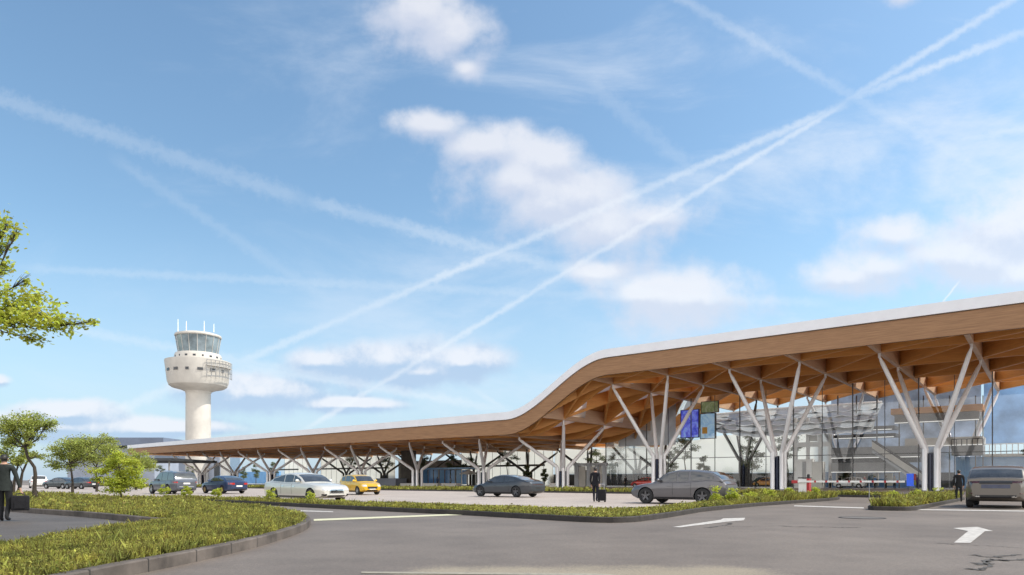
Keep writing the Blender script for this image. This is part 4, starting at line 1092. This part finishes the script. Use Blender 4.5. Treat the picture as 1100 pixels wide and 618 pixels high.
VAN = dict(SUV, L=4.9, W=1.98, H=1.80, clear=.22, rails=True, deck=[(0, 1.0), (.03, 1.08), (.15, 1.08), (.45, 1.05), (.66, 1.05), (.82, 1.02), (.94, .92), (1, .72)],
           roof=[(.01, 1.09), (.05, 1.45), (.09, 1.70), (.30, 1.79), (.50, 1.80), (.60, 1.70), (.77, 1.06)], rw=(.02, .075), ws=(.62, .75), sides=[(.075, .26), (.28, .46), (.475, .70)], patches=[
               ('light_bar', 'chrome', 'r', -.88, .88, 1.00, 1.04), ('taillight', 'lamp_red', 'r', .70, .92, .88, .98, True), ('number_plate', 'plate', 'r', -.26, .26, .78, .90), ('rear_diffuser', 'car_trim', 'r', -.7, .7, .30, .45), ('bumper_trim', 'grey_metal', 'r', -.85, .85, .56, .62)])
HATCH = dict(L=4.0, W=1.76, H=1.52, wb=2.5, fo=.78, r=.315, deck=[(0, .90), (.03, .98), (.14, 1.01), (.45, .96), (.66, .97), (.82, .93), (.94, .84), (1, .66)],
             roof=[(.015, 1.0), (.06, 1.28), (.13, 1.45), (.32, 1.52), (.48, 1.51), (.58, 1.42), (.77, .96)], ws=(.60, .745), rw=(.025, .11), sides=[(.11, .26), (.28, .46), (.475, .68)],
             doors=[.30, .52], mirror=.69, spokes=5, patches=[('grille', 'car_trim', 'f', -.40, .40, .46, .62), ('headlight', 'lamp_clear', 'f', .46, .76, .62, .76, True), ('air_intake', 'car_trim', 'f', -.62, .62, .26, .38), ('number_plate', 'plate', 'f', -.25, .25, .40, .47),
                                                              ('taillight', 'lamp_red', 'r', .56, .78, .76, .98, True)])
HU = (U.x, U.y); HB = (-U.x, -U.y); HV = (V.x, V.y)
def at_wheels(front_xy, head, p):      # body centre from the front axle's middle
    d = p['L'] / 2 - p['fo']; return (front_xy[0] - head[0] * d, front_xy[1] - head[1] * d)
def place(px, Y): return ((px - CX) / F * Y, Y)
# rear view of the taupe SUV: rear face at Y about 26
rx_, ry_ = place(1069.5, 26.0); cx_, cy_ = rx_ + V.x * 2.4, ry_ + V.y * 2.4
make_car('parked_car', 'taupe grey SUV seen from behind on the lane at the right edge', 'car', (cx_, cy_), HV, SUV, car_paint('taupe paint', (.135, .12, .105)), M['rim_dark'])
c = at_wheels((6.85, 32.2), HU, CROSS)
make_car('parked_car', 'grey crossover seen from its left side right behind the long grass strip', 'car', c, HU, CROSS, car_paint('grey paint', (.105, .10, .108)), M['rim_dark'])
c = at_wheels((-1.55, 45.6), HU, FAST)
make_car('parked_car', 'charcoal fastback on the plaza left of the walking man', 'car', c, HU, FAST, car_paint('charcoal blue paint', (.036, .041, .050), .45), M['rim_dark'])
c = at_wheels((-9.35, 33.7), HB, SEDAN)
make_car('parked_car', 'pearl white sedan with its chrome nose turned right beside the yellow car', 'car', c, HB, SEDAN, car_paint('pearl paint', (.62, .60, .55)), M['rim'])
h = Vector((.64, -.77)).normalized()
c = at_wheels((-10.9, 50.6), h, HATCH)
make_car('parked_car', 'yellow taxi hatchback facing right behind the white sedan', 'car', c, h, HATCH, car_paint('yellow paint', (.72, .42, .015)), M['rim'])
c = at_wheels((-22.6 + U.x * 3.3, 54.8 + U.y * 3.3), HU, NOTCH)
make_car('parked_car', 'navy blue sedan seen from behind with red tail lamps', 'car', c, HU, NOTCH, car_paint('navy paint', (.028, .05, .12)), M['rim_gold'])
c = at_wheels((-26.2 + U.x * 3.2, 53.2 + U.y * 3.2), HU, VAN)
make_car('parked_car', 'slate grey people carrier with roof rails parked left of the navy sedan', 'car', c, HU, VAN, car_paint('slate paint', (.09, .10, .125)), M['rim'])
c = place(41, 92); make_car('parked_car', 'white estate car far off behind the leaning tree at the left edge', 'car', c, (-.6, .8), VAN, car_paint('white paint', (.75, .74, .72)), M['rim'])
c = place(66, 86); make_car('parked_car', 'dark teal car far off between the small trees', 'car', c, (-.95, .3), NOTCH, car_paint('teal paint', (.035, .05, .06)), M['rim'])
c = place(88, 84); make_car('parked_car', 'dark grey car far off just left of the bright shrub', 'car', c, (-.9, .42), NOTCH, car_paint('graphite paint', (.05, .055, .065)), M['rim'])
def hall_car(px, t, label, col, spec):
    s = S_at(px, t); p_ = P(s, t)
    make_car('parked_car', label, 'car', (p_.x, p_.y), HU, spec, car_paint('paint ' + label[:8], col), M['rim'])
hall_car(693, 89, 'red hatchback under the canopy left of the grey crossover', (.42, .04, .03), HATCH)
hall_car(823, 114, 'orange car deep in the hall right of a dark column', (.62, .28, .05), HATCH)
hall_car(913, 100.5, 'white car behind the barrier arm inside the glass', (.7, .7, .68), HATCH)
hall_car(844, 116, 'dark car deep in the hall left of the white kiosk', (.03, .03, .035), NOTCH)

# ------------------------------------------------------------------ people
def person(label, loc, face, pose, jacket, trouser, height=1.76, group=None, hands=True):
    root = thing('person', label, 'person', (loc[0], loc[1], loc[2] if len(loc) > 2 else .004), math.atan2(face[1], face[0]) - PI / 2, group)   # local +y is forward
    k = height / 1.76
    v, e, r_ = [], [], []
    def add(p, rad, par=None):
        v.append(Vector(p) * k); r_.append((rad if isinstance(rad, tuple) else (rad, rad))); 
        if par is not None: e.append((par, len(v) - 1))
        return len(v) - 1
    pel = add((0, 0, .95), (.155, .115)); wai = add((0, .0, 1.10), (.15, .11), pel); che = add((0, -.005, 1.32), (.185, .125), wai)
    shl = add((0, -.01, 1.44), (.13, .10), che); nk = add((0, 0, 1.52), .058, shl); hd0 = add((0, .012, 1.60), (.072, .085), nk); hd1 = add((0, .012, 1.68), (.078, .095), hd0); add((0, .005, 1.745), (.05, .06), hd1)
    for s, key in ((-1, 'l'), (1, 'r')):
        hip = add((s * .10, 0, .88), (.105, .11), pel)
        kn, an = pose[key + 'leg']
        kk = add((kn[0], kn[1], kn[2]), (.068, .07), hip); aa = add((an[0], an[1], an[2]), (.05, .05), kk)
        hl = add((an[0], an[1] + .03, an[2] - .055), (.045, .04), aa); add((an[0] + s * .02, an[1] + .17, an[2] - .06), (.042, .03), hl)
        sh = add((s * .20, -.01, 1.415), .072, shl)
        el, wr = pose[key + 'arm']
        ee = add(el, .052, sh); w_ = add(wr, .036, ee)
        d = (Vector(wr) - Vector(el)).normalized(); side = Vector((0, 1, 0)) - d * d.y; side.normalize(); out = d.cross(side)
        pm = Vector(wr) + d * .055; pa = add(pm, (.036, .024), w_)
        if hands:
            for j, (off, ln) in enumerate(((.030, .075), (.011, .085), (-.009, .08), (-.028, .062))):
                b0 = pm + side * off + d * .035; f0 = add(b0, .010, pa); f1 = add(b0 + d * ln * .5 - out * s * -.008, .0095, f0); add(b0 + d * ln * .85 - out * s * -.03, .008, f1)
            t0 = add(Vector(wr) + d * .03 + side * .035, .012, w_); add(Vector(wr) + d * .075 + side * .058, .010, t0)
    me = bpy.data.meshes.new('body'); me.from_pydata([tuple(q_) for q_ in v], e, []); o = bpy.data.objects.new('body', me); COL.objects.link(o)
    md = o.modifiers.new('skin', 'SKIN'); md.use_smooth_shade = True
    sv = me.skin_vertices[0].data
    for i, rr in enumerate(r_): sv[i].radius = (rr[0] * k, rr[1] * k); sv[i].use_root = (i == 0)
    sb_ = o.modifiers.new('sub', 'SUBSURF'); sb_.levels = 2; sb_.render_levels = 2
    dg = bpy.context.evaluated_depsgraph_get(); m2 = bpy.data.meshes.new_from_object(o.evaluated_get(dg), depsgraph=dg)
    o.modifiers.clear(); o.data = m2; o.parent = root
    m2.materials.clear()
    for m_ in (jacket, trouser, M['skin'], M['car_trim'], M['hair']): m2.materials.append(m_)
    wrs = [Vector(pose[a][1]) * k for a in ('larm', 'rarm')]; els = [Vector(pose[a][0]) * k for a in ('larm', 'rarm')]
    for f in m2.polygons:
        c = f.center; mi = 1 if c.z < .90 * k else 0
        if c.z > 1.50 * k: mi = 2
        if c.z > 1.565 * k and c.y < .02 * k: mi = 4
        for w_, e_ in zip(wrs, els):
            d = (w_ - e_).normalized()
            if (c - w_).length < .24 * k and c.x * w_.x > 0 and abs(c.x) > abs(w_.x) - .07 * k and (c - w_).dot(d) > -.005: mi = 2
        if c.z < .085 * k: mi = 3
        f.material_index = mi; f.use_smooth = True
    # jacket skirt, hair, face
    b = MB(); b.lathe([(.185 * k, .80 * k), (.182 * k, .92 * k), (.172 * k, 1.05 * k)], n=20); b.v = [(x, y * .74, z) for x, y, z in b.v]; b.build('jacket_hem', jacket, root, at=(0, 0, 0), sm=60)
    b = MB(); rows = []
    for i in range(8):
        th = i / 7 * 2.0; rows.append([(math.sin(th) * math.cos(a) * .088 * k, (.004 + math.sin(th) * math.sin(a) * .107 - .02 * (i / 7)) * k, (1.672 + math.cos(th) * .10 + (.07 * (i - 4) / 3 * max(0, math.sin(a)) if i > 4 else 0)) * k) for a in np.linspace(0, 2 * PI, 19)])
    b.grid(rows); b.build('hair', M['hair'], root, at=(0, 0, 0), sm=70)
    for s in (-1, 1):
        b = MB(); b.lathe([(0, -.02), (.012, -.014), (.016, 0), (.012, .014), (0, .02)], c=(s * .083 * k, .0, 1.645 * k), n=10); b.build('ear', M['skin'], root, at=(0, 0, 0), sm=60)
        b = MB(); b.lathe([(0, -.011), (.010, 0), (0, .011)], c=(s * .03 * k, .098 * k, 1.66 * k), n=8); b.build('eye', M['car_trim'], root, at=(0, 0, 0))
    b = MB(); b.tube([(0, .10 * k, 1.665 * k), (0, .123 * k, 1.625 * k)], [.007, .016], n=8); b.build('nose', M['skin'], root, at=(0, 0, 0), sm=60)
    b = MB(); b.tube([(-.022, .098 * k, 1.595 * k), (.022, .098 * k, 1.595 * k)], [.006, .006], n=6); b.build('mouth', M['red_paint'], root, at=(0, 0, 0))
    return root
cloth = lambda n, c: mat(n, c, .85, var=.15, scale=9, bump=.4, spec=.25)
dark_jacket = cloth('dark jacket', (.026, .032, .03)); dark_tr = cloth('dark trousers', (.02, .021, .023)); navy_j = cloth('navy jacket', (.013, .013, .018)); navy_t = cloth('navy trousers', (.018, .019, .03))
WALK = dict(lleg=((-.10, .13, .50), (-.09, .10, .10)), rleg=((.10, .02, .49), (.10, -.20, .13)), larm=((-.235, -.06, 1.14), (-.22, .06, .88)), rarm=((.24, -.10, 1.13), (.25, -.20, .89)))
STAND = dict(lleg=((-.11, .02, .49), (-.12, -.01, .09)), rleg=((.11, .02, .49), (.12, .0, .09)), larm=((-.24, -.03, 1.14), (-.235, .04, .88)), rarm=((.24, -.03, 1.14), (.235, .04, .88)))
CARRY = dict(lleg=((-.10, .10, .49), (-.10, .08, .09)), rleg=((.10, .03, .49), (.10, -.12, .11)), larm=((-.26, .02, 1.13), (-.22, .16, .92)), rarm=((.30, -.02, 1.13), (.36, .0, .87)))
def luggage(label, loc, w_, d, h, rz, kind, z=0.0, handle=.4):
    o = thing('suitcase' if kind != 'bag' else 'travel_bag', label, 'suitcase' if kind != 'bag' else 'bag', (loc[0], loc[1], z), rz)
    bm = bmesh.new(); bmesh.ops.create_cube(bm, size=1)
    for q_ in bm.verts: q_.co = Vector((q_.co.x * w_, q_.co.y * d, (q_.co.z + .5) * h + (.07 if kind != 'bag' else 0)))
    bmesh.ops.bevel(bm, geom=bm.edges[:], offset=min(w_, d) * .16, segments=3, profile=.6, affect='EDGES')
    me = bpy.data.meshes.new('shell'); bm.to_mesh(me); bm.free(); me.materials.append(M['black_case'])
    me.polygons.foreach_set('use_smooth', [True] * len(me.polygons)); me.set_sharp_from_angle(angle=R(40)); s_ = bpy.data.objects.new('shell', me); COL.objects.link(s_); s_.parent = o
    top = h + (.07 if kind != 'bag' else 0)
    if kind == 'bag':
        b = MB(); b.tube([(-.10, 0, top - .01), (-.085, 0, top + .05), (.085, 0, top + .05), (.10, 0, top - .01)], [.013] * 4, n=8); b.build('handle', M['car_trim'], o, at=(0, 0, 0), sm=50)
        b = MB(); b.box(-w_ * .3, w_ * .3, -d / 2 - .02, -d / 2 - .002, h * .15, h * .6); b.build('pocket', M['black_case'], o, at=(0, 0, 0))
        b = MB(); b.tube([(-w_ * .44, -d * .1, top * .86), (w_ * .44, -d * .1, top * .86)], [.008, .008], n=6); b.build('zip', M['chrome'], o, at=(0, 0, 0))
    else:
        b = MB()
        for x in (-.1, .1): b.tube([(x, .05, top - .02), (x, .05, top + handle)], [.011, .011], n=6)
        b.tube([(-.11, .05, top + handle), (.11, .05, top + handle)], [.016, .016], n=8); b.build('handle', M['chrome'], o, at=(0, 0, 0))
        for x in (-w_ * .38, w_ * .38):
            for y in (-d * .3, d * .3):
                b = MB(); b.lathe([(0, -.016), (.034, -.016), (.036, 0), (.034, .016), (0, .016)], c=(x, y, .036), n=14, axis='y'); b.build('wheel', M['rubber'], o, at=(0, 0, 0))
    return o
X0, Y0 = place(4.5, 18.0); fc = Vector((-.30, 1)).normalized()
person('man in a dark jacket carrying a black bag away at the left edge', (X0, Y0, .008), fc, CARRY, dark_jacket, dark_tr, 1.78)
rt = Vector((fc.y, -fc.x)); luggage('black travel bag held in the hand of the man at the left edge', (X0 + rt.x * .37, Y0 + rt.y * .37), .40, .22, .40, math.atan2(fc.y, fc.x) - PI / 2 + .25, 'bag', z=.285)
X0, Y0 = place(639.5, 33.9); fc = Vector((.35, 1)).normalized()
person('man in dark navy clothes pulling a suitcase across the pale plaza', (X0, Y0), fc, WALK, navy_j, navy_t, 1.76)
rt = Vector((fc.y, -fc.x)); luggage('black wheeled suitcase trailing behind the man on the plaza', (X0 + rt.x * .40 - fc.x * .30, Y0 + rt.y * .40 - fc.y * .30), .40, .25, .56, math.atan2(fc.y, fc.x) - PI / 2, 'trolley', z=.004, handle=.27)
X0, Y0 = place(1030, 34.5); person('person in black standing beside the grass island left of the taupe SUV', (X0, Y0), (.4, .9), STAND, cloth('black coat', (.016, .016, .018)), dark_tr, 1.62)
X0, Y0 = place(1097.5, 36); person('person in black half hidden behind the taupe SUV at the right edge', (X0, Y0), (.4, .9), STAND, cloth('soft black coat', (.02, .02, .022)), dark_tr, 1.66)
for px, t, label, c in ((929, 101, 'person in a red top behind the barrier arm', (.40, .06, .05)), (902, 100, 'person in black behind the barrier arm beside the thin white column', (.02, .02, .022)), (952, 102, 'person in grey behind the right half of the barrier arm', (.16, .17, .18)),
                        (961, 103, 'person in a pale grey top near the tip of the barrier arm', (.28, .28, .27)), (672, 94, 'person in black standing outside the glass right of the walking man', (.02, .02, .024)), (985, 98, 'person in a dark brown coat beside the blue totem', (.07, .04, .03)),
                        (470, 95, 'person in blue waiting in front of the blue shelter', (.10, .16, .3)), (484, 95.5, 'person in pale blue waiting under the right of the shelter', (.3, .4, .5)), (892, 102, 'person in dark grey inside the glass behind the thin white column', (.07, .07, .08)),
                        (916, 99.5, 'person in a beige coat inside the glass left of the person in red', (.36, .29, .2)), (940, 99, 'person in a blue shirt inside the glass right of the person in red', (.1, .2, .42)), (812, 100, 'person in dark green outside the hall left of the middle tall column', (.04, .07, .04)), (768, 99, 'person in white behind the tail of the grey crossover', (.6, .6, .58))):
    p_ = P(S_at(px, t), t, 0); person(label, (p_.x, p_.y), (.3, -1) if px % 2 else (-.5, .8), STAND, cloth('coat ' + str(px), c), dark_tr, 1.72, hands=False)

# ------------------------------------------------------------------ barrier and totem
X0, Y0 = 16.1, 37.0
bar_ = thing('barrier_gate', 'parking barrier with a white and red cabinet and a striped white arm', 'barrier', (X0, Y0, .1))
ang = math.atan2(-U.y, -U.x); ca, sa_ = math.cos(ang), math.sin(ang)
def loc2(x, y, z): return (X0 + ca * x - sa_ * y, Y0 + sa_ * x + ca * y, z)
def lbox(b, x0, x1, y0, y1, z0, z1): b.hexa([loc2(x, y, z0) for x, y in ((x0, y0), (x1, y0), (x1, y1), (x0, y1))] + [loc2(x, y, z1) for x, y in ((x0, y0), (x1, y0), (x1, y1), (x0, y1))])
b = MB(); lbox(b, -.22, .2, -.19, .19, .12, 1.16); b.build('cabinet', M['canvas'], bar_)
b = MB(); lbox(b, .203, .34, -.2, .2, .12, 1.2); b.build('side_panel', M['red_paint'], bar_)
b = MB(); lbox(b, -.25, .36, -.22, .22, 1.203, 1.26); b.build('lid', M['car_trim'], bar_)
b = MB(); b.lathe([(0, .0), (.07, .0), (.08, .06), (.07, .16), (0, .18)], c=loc2(.25, 0, 1.26), n=12); b.build('beacon', M['car_trim'], bar_, sm=50)
b = MB(); lbox(b, -.55, -.24, -.32, -.235, .93, 1.10); b.build('counterweight', M['red_paint'], bar_)
b = MB(); lbox(b, -.235, 4.9, -.30, -.24, .98, 1.08); b.build('arm', M['canvas'], bar_)
for i in range(8):
    b = MB(); lbox(b, .62 + i * .56, .72 + i * .56, -.304, -.236, .976, 1.084); b.build('stripe', M['red_paint'], bar_)
b = MB(); b.tube([loc2(3.3, -.27, .98), loc2(3.3, -.27, .14)], [.02, .02], n=8); b.build('arm_support', M['mezz'], bar_)
p_ = P(S_at(977, 93), 93, 0)
to = thing('advert_totem', 'bright blue advertising totem with a red and green edge beyond the barrier tip', 'totem', tuple(p_))
sA, sB = S_at(974, 93), S_at(981.5, 93)
b = MB(); b.stbox(sB, sA, 93, 93.5, .4, 1.9); b.build('panel', mat('bright blue panel', (.03, .13, .75), .35, emit=(.02, .1, .8), estr=.3), to)
b = MB(); b.stbox(sB - .22, sB - .01, 93.05, 93.45, 1.1, 1.85); b.build('edge_panel', M['red_paint'], to)
b = MB(); b.stbox(sB - .20, sB - .01, 93.1, 93.4, .5, 1.09); b.build('edge_panel', M['leaf_mid'], to)
b = MB(); b.stbox(sB + .3, sA - .3, 93.1, 93.4, 0, .4); b.build('foot', M['mezz'], to)
# ------------------------------------------------------------------ trees and shrubs
def tree(name, label, cat, base, path, blobs, nleaf, lsize, leafm, r0=.1, twigs=14, group=None, up=.3, z=0.0, lk=1.0):
    """path: trunk points relative to the base; blobs: (centre, radii) of foliage masses fed by limbs"""
    o = thing(name, label, cat, (base[0], base[1], z), 0, group)
    tr_ = MB(); path = [Vector(p) for p in path]
    n = len(path); tr_.tube(path, [r0 * (1.35 if i == 0 else 1 - .45 * i / max(1, n - 1)) for i in range(n)], n=9)
    cs = []; tot = sum(b[1][0] * b[1][1] * b[1][2] for b in blobs) ** 1
    wts = [(b[1][0] * b[1][1] * b[1][2]) ** .75 for b in blobs]; ws = sum(wts)
    for (c, rad), wt in zip(blobs, wts):
        c = Vector(c)
        j = min(range(n), key=lambda i: (path[i] - c).length + (0.0 if i > 0 else 9)); st = path[j]
        mid = st.lerp(c, .5) + Vector((random.uniform(-.1, .1), random.uniform(-.1, .1), -.12 * (c - st).length))
        tr_.tube([st, st.lerp(mid, .55), mid, c], [r0 * .5 * lk, r0 * .42 * lk, r0 * .33 * lk, r0 * .18 * lk], n=7)
        tips = []
        for k in range(twigs):
            d = Vector(rng.normal(size=3)); d.normalize(); f = rng.random() ** .4
            tp = c + Vector((d.x * rad[0], d.y * rad[1], d.z * rad[2])) * f
            a = mid.lerp(c, .3 + .7 * rng.random()); m_ = a.lerp(tp, .5) + Vector((0, 0, .08 * (tp - a).length))
            tr_.tube([a, m_, tp], [r0 * .14 * lk, r0 * .09 * lk, r0 * .04 * lk], n=5, cap=False); tips.append((a, m_, tp))
        k = int(nleaf * wt / ws); ii = rng.integers(0, twigs, k); u_ = .35 + .65 * rng.random(k)
        T = np.array([[t[1] + (t[2] - t[1]) * 0, t[2], t[1]] for t in [(Vector(x), Vector(y), Vector(zz)) for x, y, zz in tips]], dtype=float)
        A = np.array([tuple(t[1]) for t in tips]); B = np.array([tuple(t[2]) for t in tips])
        pts = A[ii] + (B[ii] - A[ii]) * u_[:, None]
        sp = max(rad) * .20; pts = pts + rng.normal(size=(k, 3)) * np.array([sp, sp, sp * .55])
        cs.append(pts)
    tr_.build('trunk', M['bark'], o, at=(0, 0, 0), sm=50)
    quick('crown', leaves(np.concatenate(cs), lsize, up), 4, leafm, o)
    return o
def px3(px, py, Y): return Vector(((px - CX) / F * Y, Y, EYE + (HY - py) / F * Y))
def ptree(name, label, cat, px, py_base, Y, pathpx, blobspx, nleaf, lsize, leafm, z=.12, depth=1.0, **k):
    b = px3(px, py_base, Y); base = Vector((b.x, b.y, z)); s = Y / F
    path = [Vector((0, 0, 0))] + [px3(x, y, Y + dy) - base for x, y, dy in pathpx]
    bl = [(px3(x, y, Y + dy) - base, (rx * s, rx * s * depth, ry * s)) for x, y, rx, ry, dy in blobspx]
    return tree(name, label, cat, (base.x, base.y), path, bl, nleaf, lsize, leafm, z=z, **k)
# big tree at the left whose bough reaches into the picture (trunk outside the frame)
ptree('broadleaf_tree', 'large tree whose leafy yellow green bough hangs in from the upper left', 'tree', -175, 600, 12.2, [(-170, 500, 0), (-160, 420, 0), (-140, 360, .2), (-90, 330, .2), (-30, 330, 0)],
      [(-25, 328, 45, 34, 0), (20, 322, 32, 26, .1), (48, 336, 30, 24, -.1), (70, 350, 22, 15, .1), (92, 347, 15, 6, 0), (18, 350, 26, 17, 0), (40, 366, 14, 7, .1), (5, 285, 10, 10, 0), (8, 240, 14, 16, 0), (2, 262, 9, 10, .2), (18, 248, 7, 6, 0), (-40, 260, 50, 40, 0), (-120, 250, 90, 60, 0), (-160, 200, 90, 50, 1), (28, 300, 8, 9, 0)],
      15000, .085, M['leaf_bright'], r0=.16, lk=.22, twigs=24)
ptree('small_tree', 'crooked young tree with an airy olive crown and a bent dark trunk', 'tree', 38, 537.5, 32.5, [(37, 525, 0), (38, 510, 0), (37, 502, 0), (30, 492, 0), (27, 480, 0)],
      [(20, 462, 22, 15, 0), (42, 458, 18, 12, .3), (6, 458, 16, 10, -.3), (30, 450, 18, 7, 0), (50, 455, 10, 6, 0), (10, 474, 12, 7, .2), (42, 490, 8, 7, .2), (34, 470, 13, 9, -.2)], 9500, .085, M['leaf_mid'], r0=.10, twigs=14)
ptree('small_tree', 'low spreading tree just right of the crooked young tree', 'tree', 78, 528, 45, [(78, 518, 0), (77, 508, 0), (75, 498, 0)],
      [(62, 488, 15, 13, 0), (85, 486, 17, 13, .4), (75, 476, 22, 8, -.3), (98, 490, 10, 8, 0), (56, 500, 10, 6, 0), (115, 471, 13, 6, .3), (98, 474, 10, 5, .3), (70, 502, 14, 5, .3)], 9000, .11, M['leaf_mid'], r0=.08, twigs=14, z=.1)
ptree('small_tree', 'hazy tree behind the head of the man at the left edge', 'tree', 14, 528, 48, [(16, 512, 0), (20, 498, 0)],
      [(5, 486, 15, 12, 0), (22, 492, 12, 10, 0), (28, 480, 8, 7, 0), (-12, 490, 14, 14, 0)], 3000, .17, M['leaf_mid'], r0=.09, twigs=12, z=.1)
ptree('small_tree', 'bare leaning trunk pair with thin leaves behind the crooked young tree', 'tree', 20, 526, 52, [(24, 508, 0), (31, 492, 0)],
      [(32, 488, 8, 6, 0), (18, 496, 6, 5, 0)], 700, .17, M['leaf_mid'], r0=.11, twigs=8, z=.1)
ptree('leafy_shrub', 'bright green layered shrub standing alone left of the grey people carrier', 'shrub', 130, 539, 30.5, [(130, 528, 0), (129, 516, 0), (128, 502, 0)],
      [(128, 490, 11, 9, 0), (118, 497, 12, 6, .2), (140, 497, 12, 6, -.2), (108, 506, 12, 5, 0), (130, 507, 16, 7, .2), (147, 505, 10, 6, 0), (118, 517, 15, 6, -.2), (143, 516, 14, 7, .2), (130, 524, 17, 7, 0), (104, 515, 7, 4, 0), (152, 522, 8, 4, 0)], 8500, .095, M['leaf_bright'], r0=.035, twigs=14)
ptree('small_tree', 'broad olive tree between the low spreading tree and the bright shrub', 'tree', 104, 526, 58, [(104, 515, 0), (103, 503, 0)],
      [(92, 482, 16, 10, 0), (112, 482, 16, 11, 0), (102, 492, 20, 10, .3), (122, 490, 10, 9, 0), (84, 494, 10, 9, 0)], 7000, .13, M['leaf_mid'], r0=.09, twigs=14, z=.1)
ptree('small_tree', 'far olive tree rising just behind the bright shrub', 'tree', 146, 524, 68, [(146, 512, 0), (146, 503, 0)],
      [(138, 492, 12, 10, 0), (152, 494, 12, 10, 0), (146, 502, 16, 9, .3), (162, 500, 9, 8, 0)], 5500, .15, M['leaf_mid'], r0=.09, twigs=12, z=.1)
# leafy tufts along the strips
tp = [(176, 534, 34, 7, 10, 'leafy tuft in front of the wheel of the grey people carrier'), (200, 535, 34, 6, 9, 'leafy tuft in front of the rear of the grey people carrier'), (232, 536, 33, 6, 9, 'leafy tuft in front of the navy sedan'),
      (289, 541, 31.3, 7, 12, 'leafy tuft in front of the rear wheel of the white sedan'), (333, 543, 29.2, 6, 11, 'leafy tuft in front of the front wheel of the white sedan'), (366, 545, 27.6, 6, 6, 'low leafy tuft below the nose of the white sedan'),
      (768, 545, 27.3, 8, 15, 'tall leafy tuft before the rear wheel of the grey crossover'), (786, 543, 28.4, 8, 16, 'tall leafy tuft before the tail of the grey crossover'), (806, 541, 29.6, 9, 12, 'leafy tuft right of the grey crossover'), (826, 540, 31.3, 9, 11, 'leafy tuft below the middle tall column'),
      (846, 538, 33.2, 8, 11, 'leafy tuft left of the barrier cabinet'), (874, 537.5, 35.2, 8, 10, 'leafy tuft right of the barrier cabinet'), (958, 544, 30, 9, 13, 'leafy tuft on the left half of the small island'), (984, 543, 31.5, 9, 12, 'leafy tuft in the middle of the small island'), (1006, 541, 33.5, 8, 12, 'leafy tuft on the right half of the small island')]
for px, py, Y, rx, ry, lab in tp:
    ptree('leafy_tuft', lab, 'shrub', px, py, Y, [(px, py - ry * .5, 0)], [(px + 1, py - ry * .95, rx * .7, ry * .55, 0), (px - rx * .5, py - ry * .6, rx * .5, ry * .4, .1), (px + rx * .55, py - ry * .6, rx * .5, ry * .4, -.1)], 700, .075, M['leaf_bright'], r0=.012, twigs=9, group='leafy tufts on the kerbed strips', z=.1, up=.1)
# trees in and around the hall: three kinds, then copies
def hall_tree(kind, px, t, h, label):
    p_ = P(S_at(px, t), t, 0)
    k = random.uniform(.9, 1.15)
    if kind == 0:
        return tree('indoor_tree', label, 'tree', (p_.x, p_.y), [(0, 0, 0), (.1, 0, h * .3), (-.1, 0, h * .5), (.1, .1, h * .68)],
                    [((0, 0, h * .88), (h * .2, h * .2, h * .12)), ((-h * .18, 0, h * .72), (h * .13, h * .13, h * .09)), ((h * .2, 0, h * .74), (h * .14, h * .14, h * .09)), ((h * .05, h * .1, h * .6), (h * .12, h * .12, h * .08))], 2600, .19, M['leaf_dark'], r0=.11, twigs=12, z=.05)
    return tree('indoor_tree', label, 'tree', (p_.x, p_.y), [(0, 0, 0), (0, .05, h * .3), (.05, 0, h * .6), (0, 0, h * .8)],
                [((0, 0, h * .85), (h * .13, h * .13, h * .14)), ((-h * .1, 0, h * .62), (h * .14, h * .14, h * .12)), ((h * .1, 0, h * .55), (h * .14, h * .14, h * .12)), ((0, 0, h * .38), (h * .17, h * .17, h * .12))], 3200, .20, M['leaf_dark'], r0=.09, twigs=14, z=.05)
for kd, px, t, h, lab in ((0, 736, 106, 8.6, 'slender tree inside the hall right of the second tall column'), (1, 756, 107, 5.4, 'dense low tree inside the hall behind the roof of the grey crossover'), (1, 808, 103, 9.0, 'dense tall tree inside the hall left of the middle tall column'),
                          (0, 846, 104, 8.0, 'loose tree inside the hall right of the middle tall column'), (0, 664, 107, 7.2, 'slender tree inside the hall behind the person in black'), (1, 720, 108, 6.2, 'dense tree inside the hall behind the second tall column'),
                          (0, 640, 108, 7.0, 'slender tree inside the hall behind the walking man'), (1, 566, 104, 4.2, 'bushy low tree under the canopy behind the tail of the charcoal fastback'), (0, 545, 108, 7.6, 'loose tree under the canopy above the charcoal fastback'), (1, 585, 103, 3.4, 'small round tree left of the entrance column'),
                          (1, 487, 104, 7.0, 'dense tree behind the right half of the blue shelter'), (1, 456, 106, 7.2, 'dense tree behind the left half of the blue shelter'), (0, 505, 106, 6.0, 'loose tree behind the white parasol'), (0, 376, 110, 7.4, 'loose tree under the canopy behind the yellow hatchback roof'),
                          (0, 414, 112, 7.0, 'loose tree under the canopy right of the yellow hatchback'), (1, 275, 112, 6.6, 'dense dark tree under the canopy left of the white sedan'), (1, 262, 114, 5.6, 'dense dark tree behind the navy sedan'), (1, 294, 113, 6.8, 'dense dark tree behind the rear of the white sedan'),
                          (0, 172, 120, 7.0, 'pale tree beyond the canopy end left of the grey people carrier'), (0, 205, 116, 6.4, 'pale tree beyond the canopy above the grey people carrier'), (1, 908, 105, 4.2, 'small leafy tree inside the hall left of the escalator'), (0, 1118, 90, 5.6, 'green tree at the right edge in front of the blue glazing')):
    hall_tree(kd, px, t, h, lab)
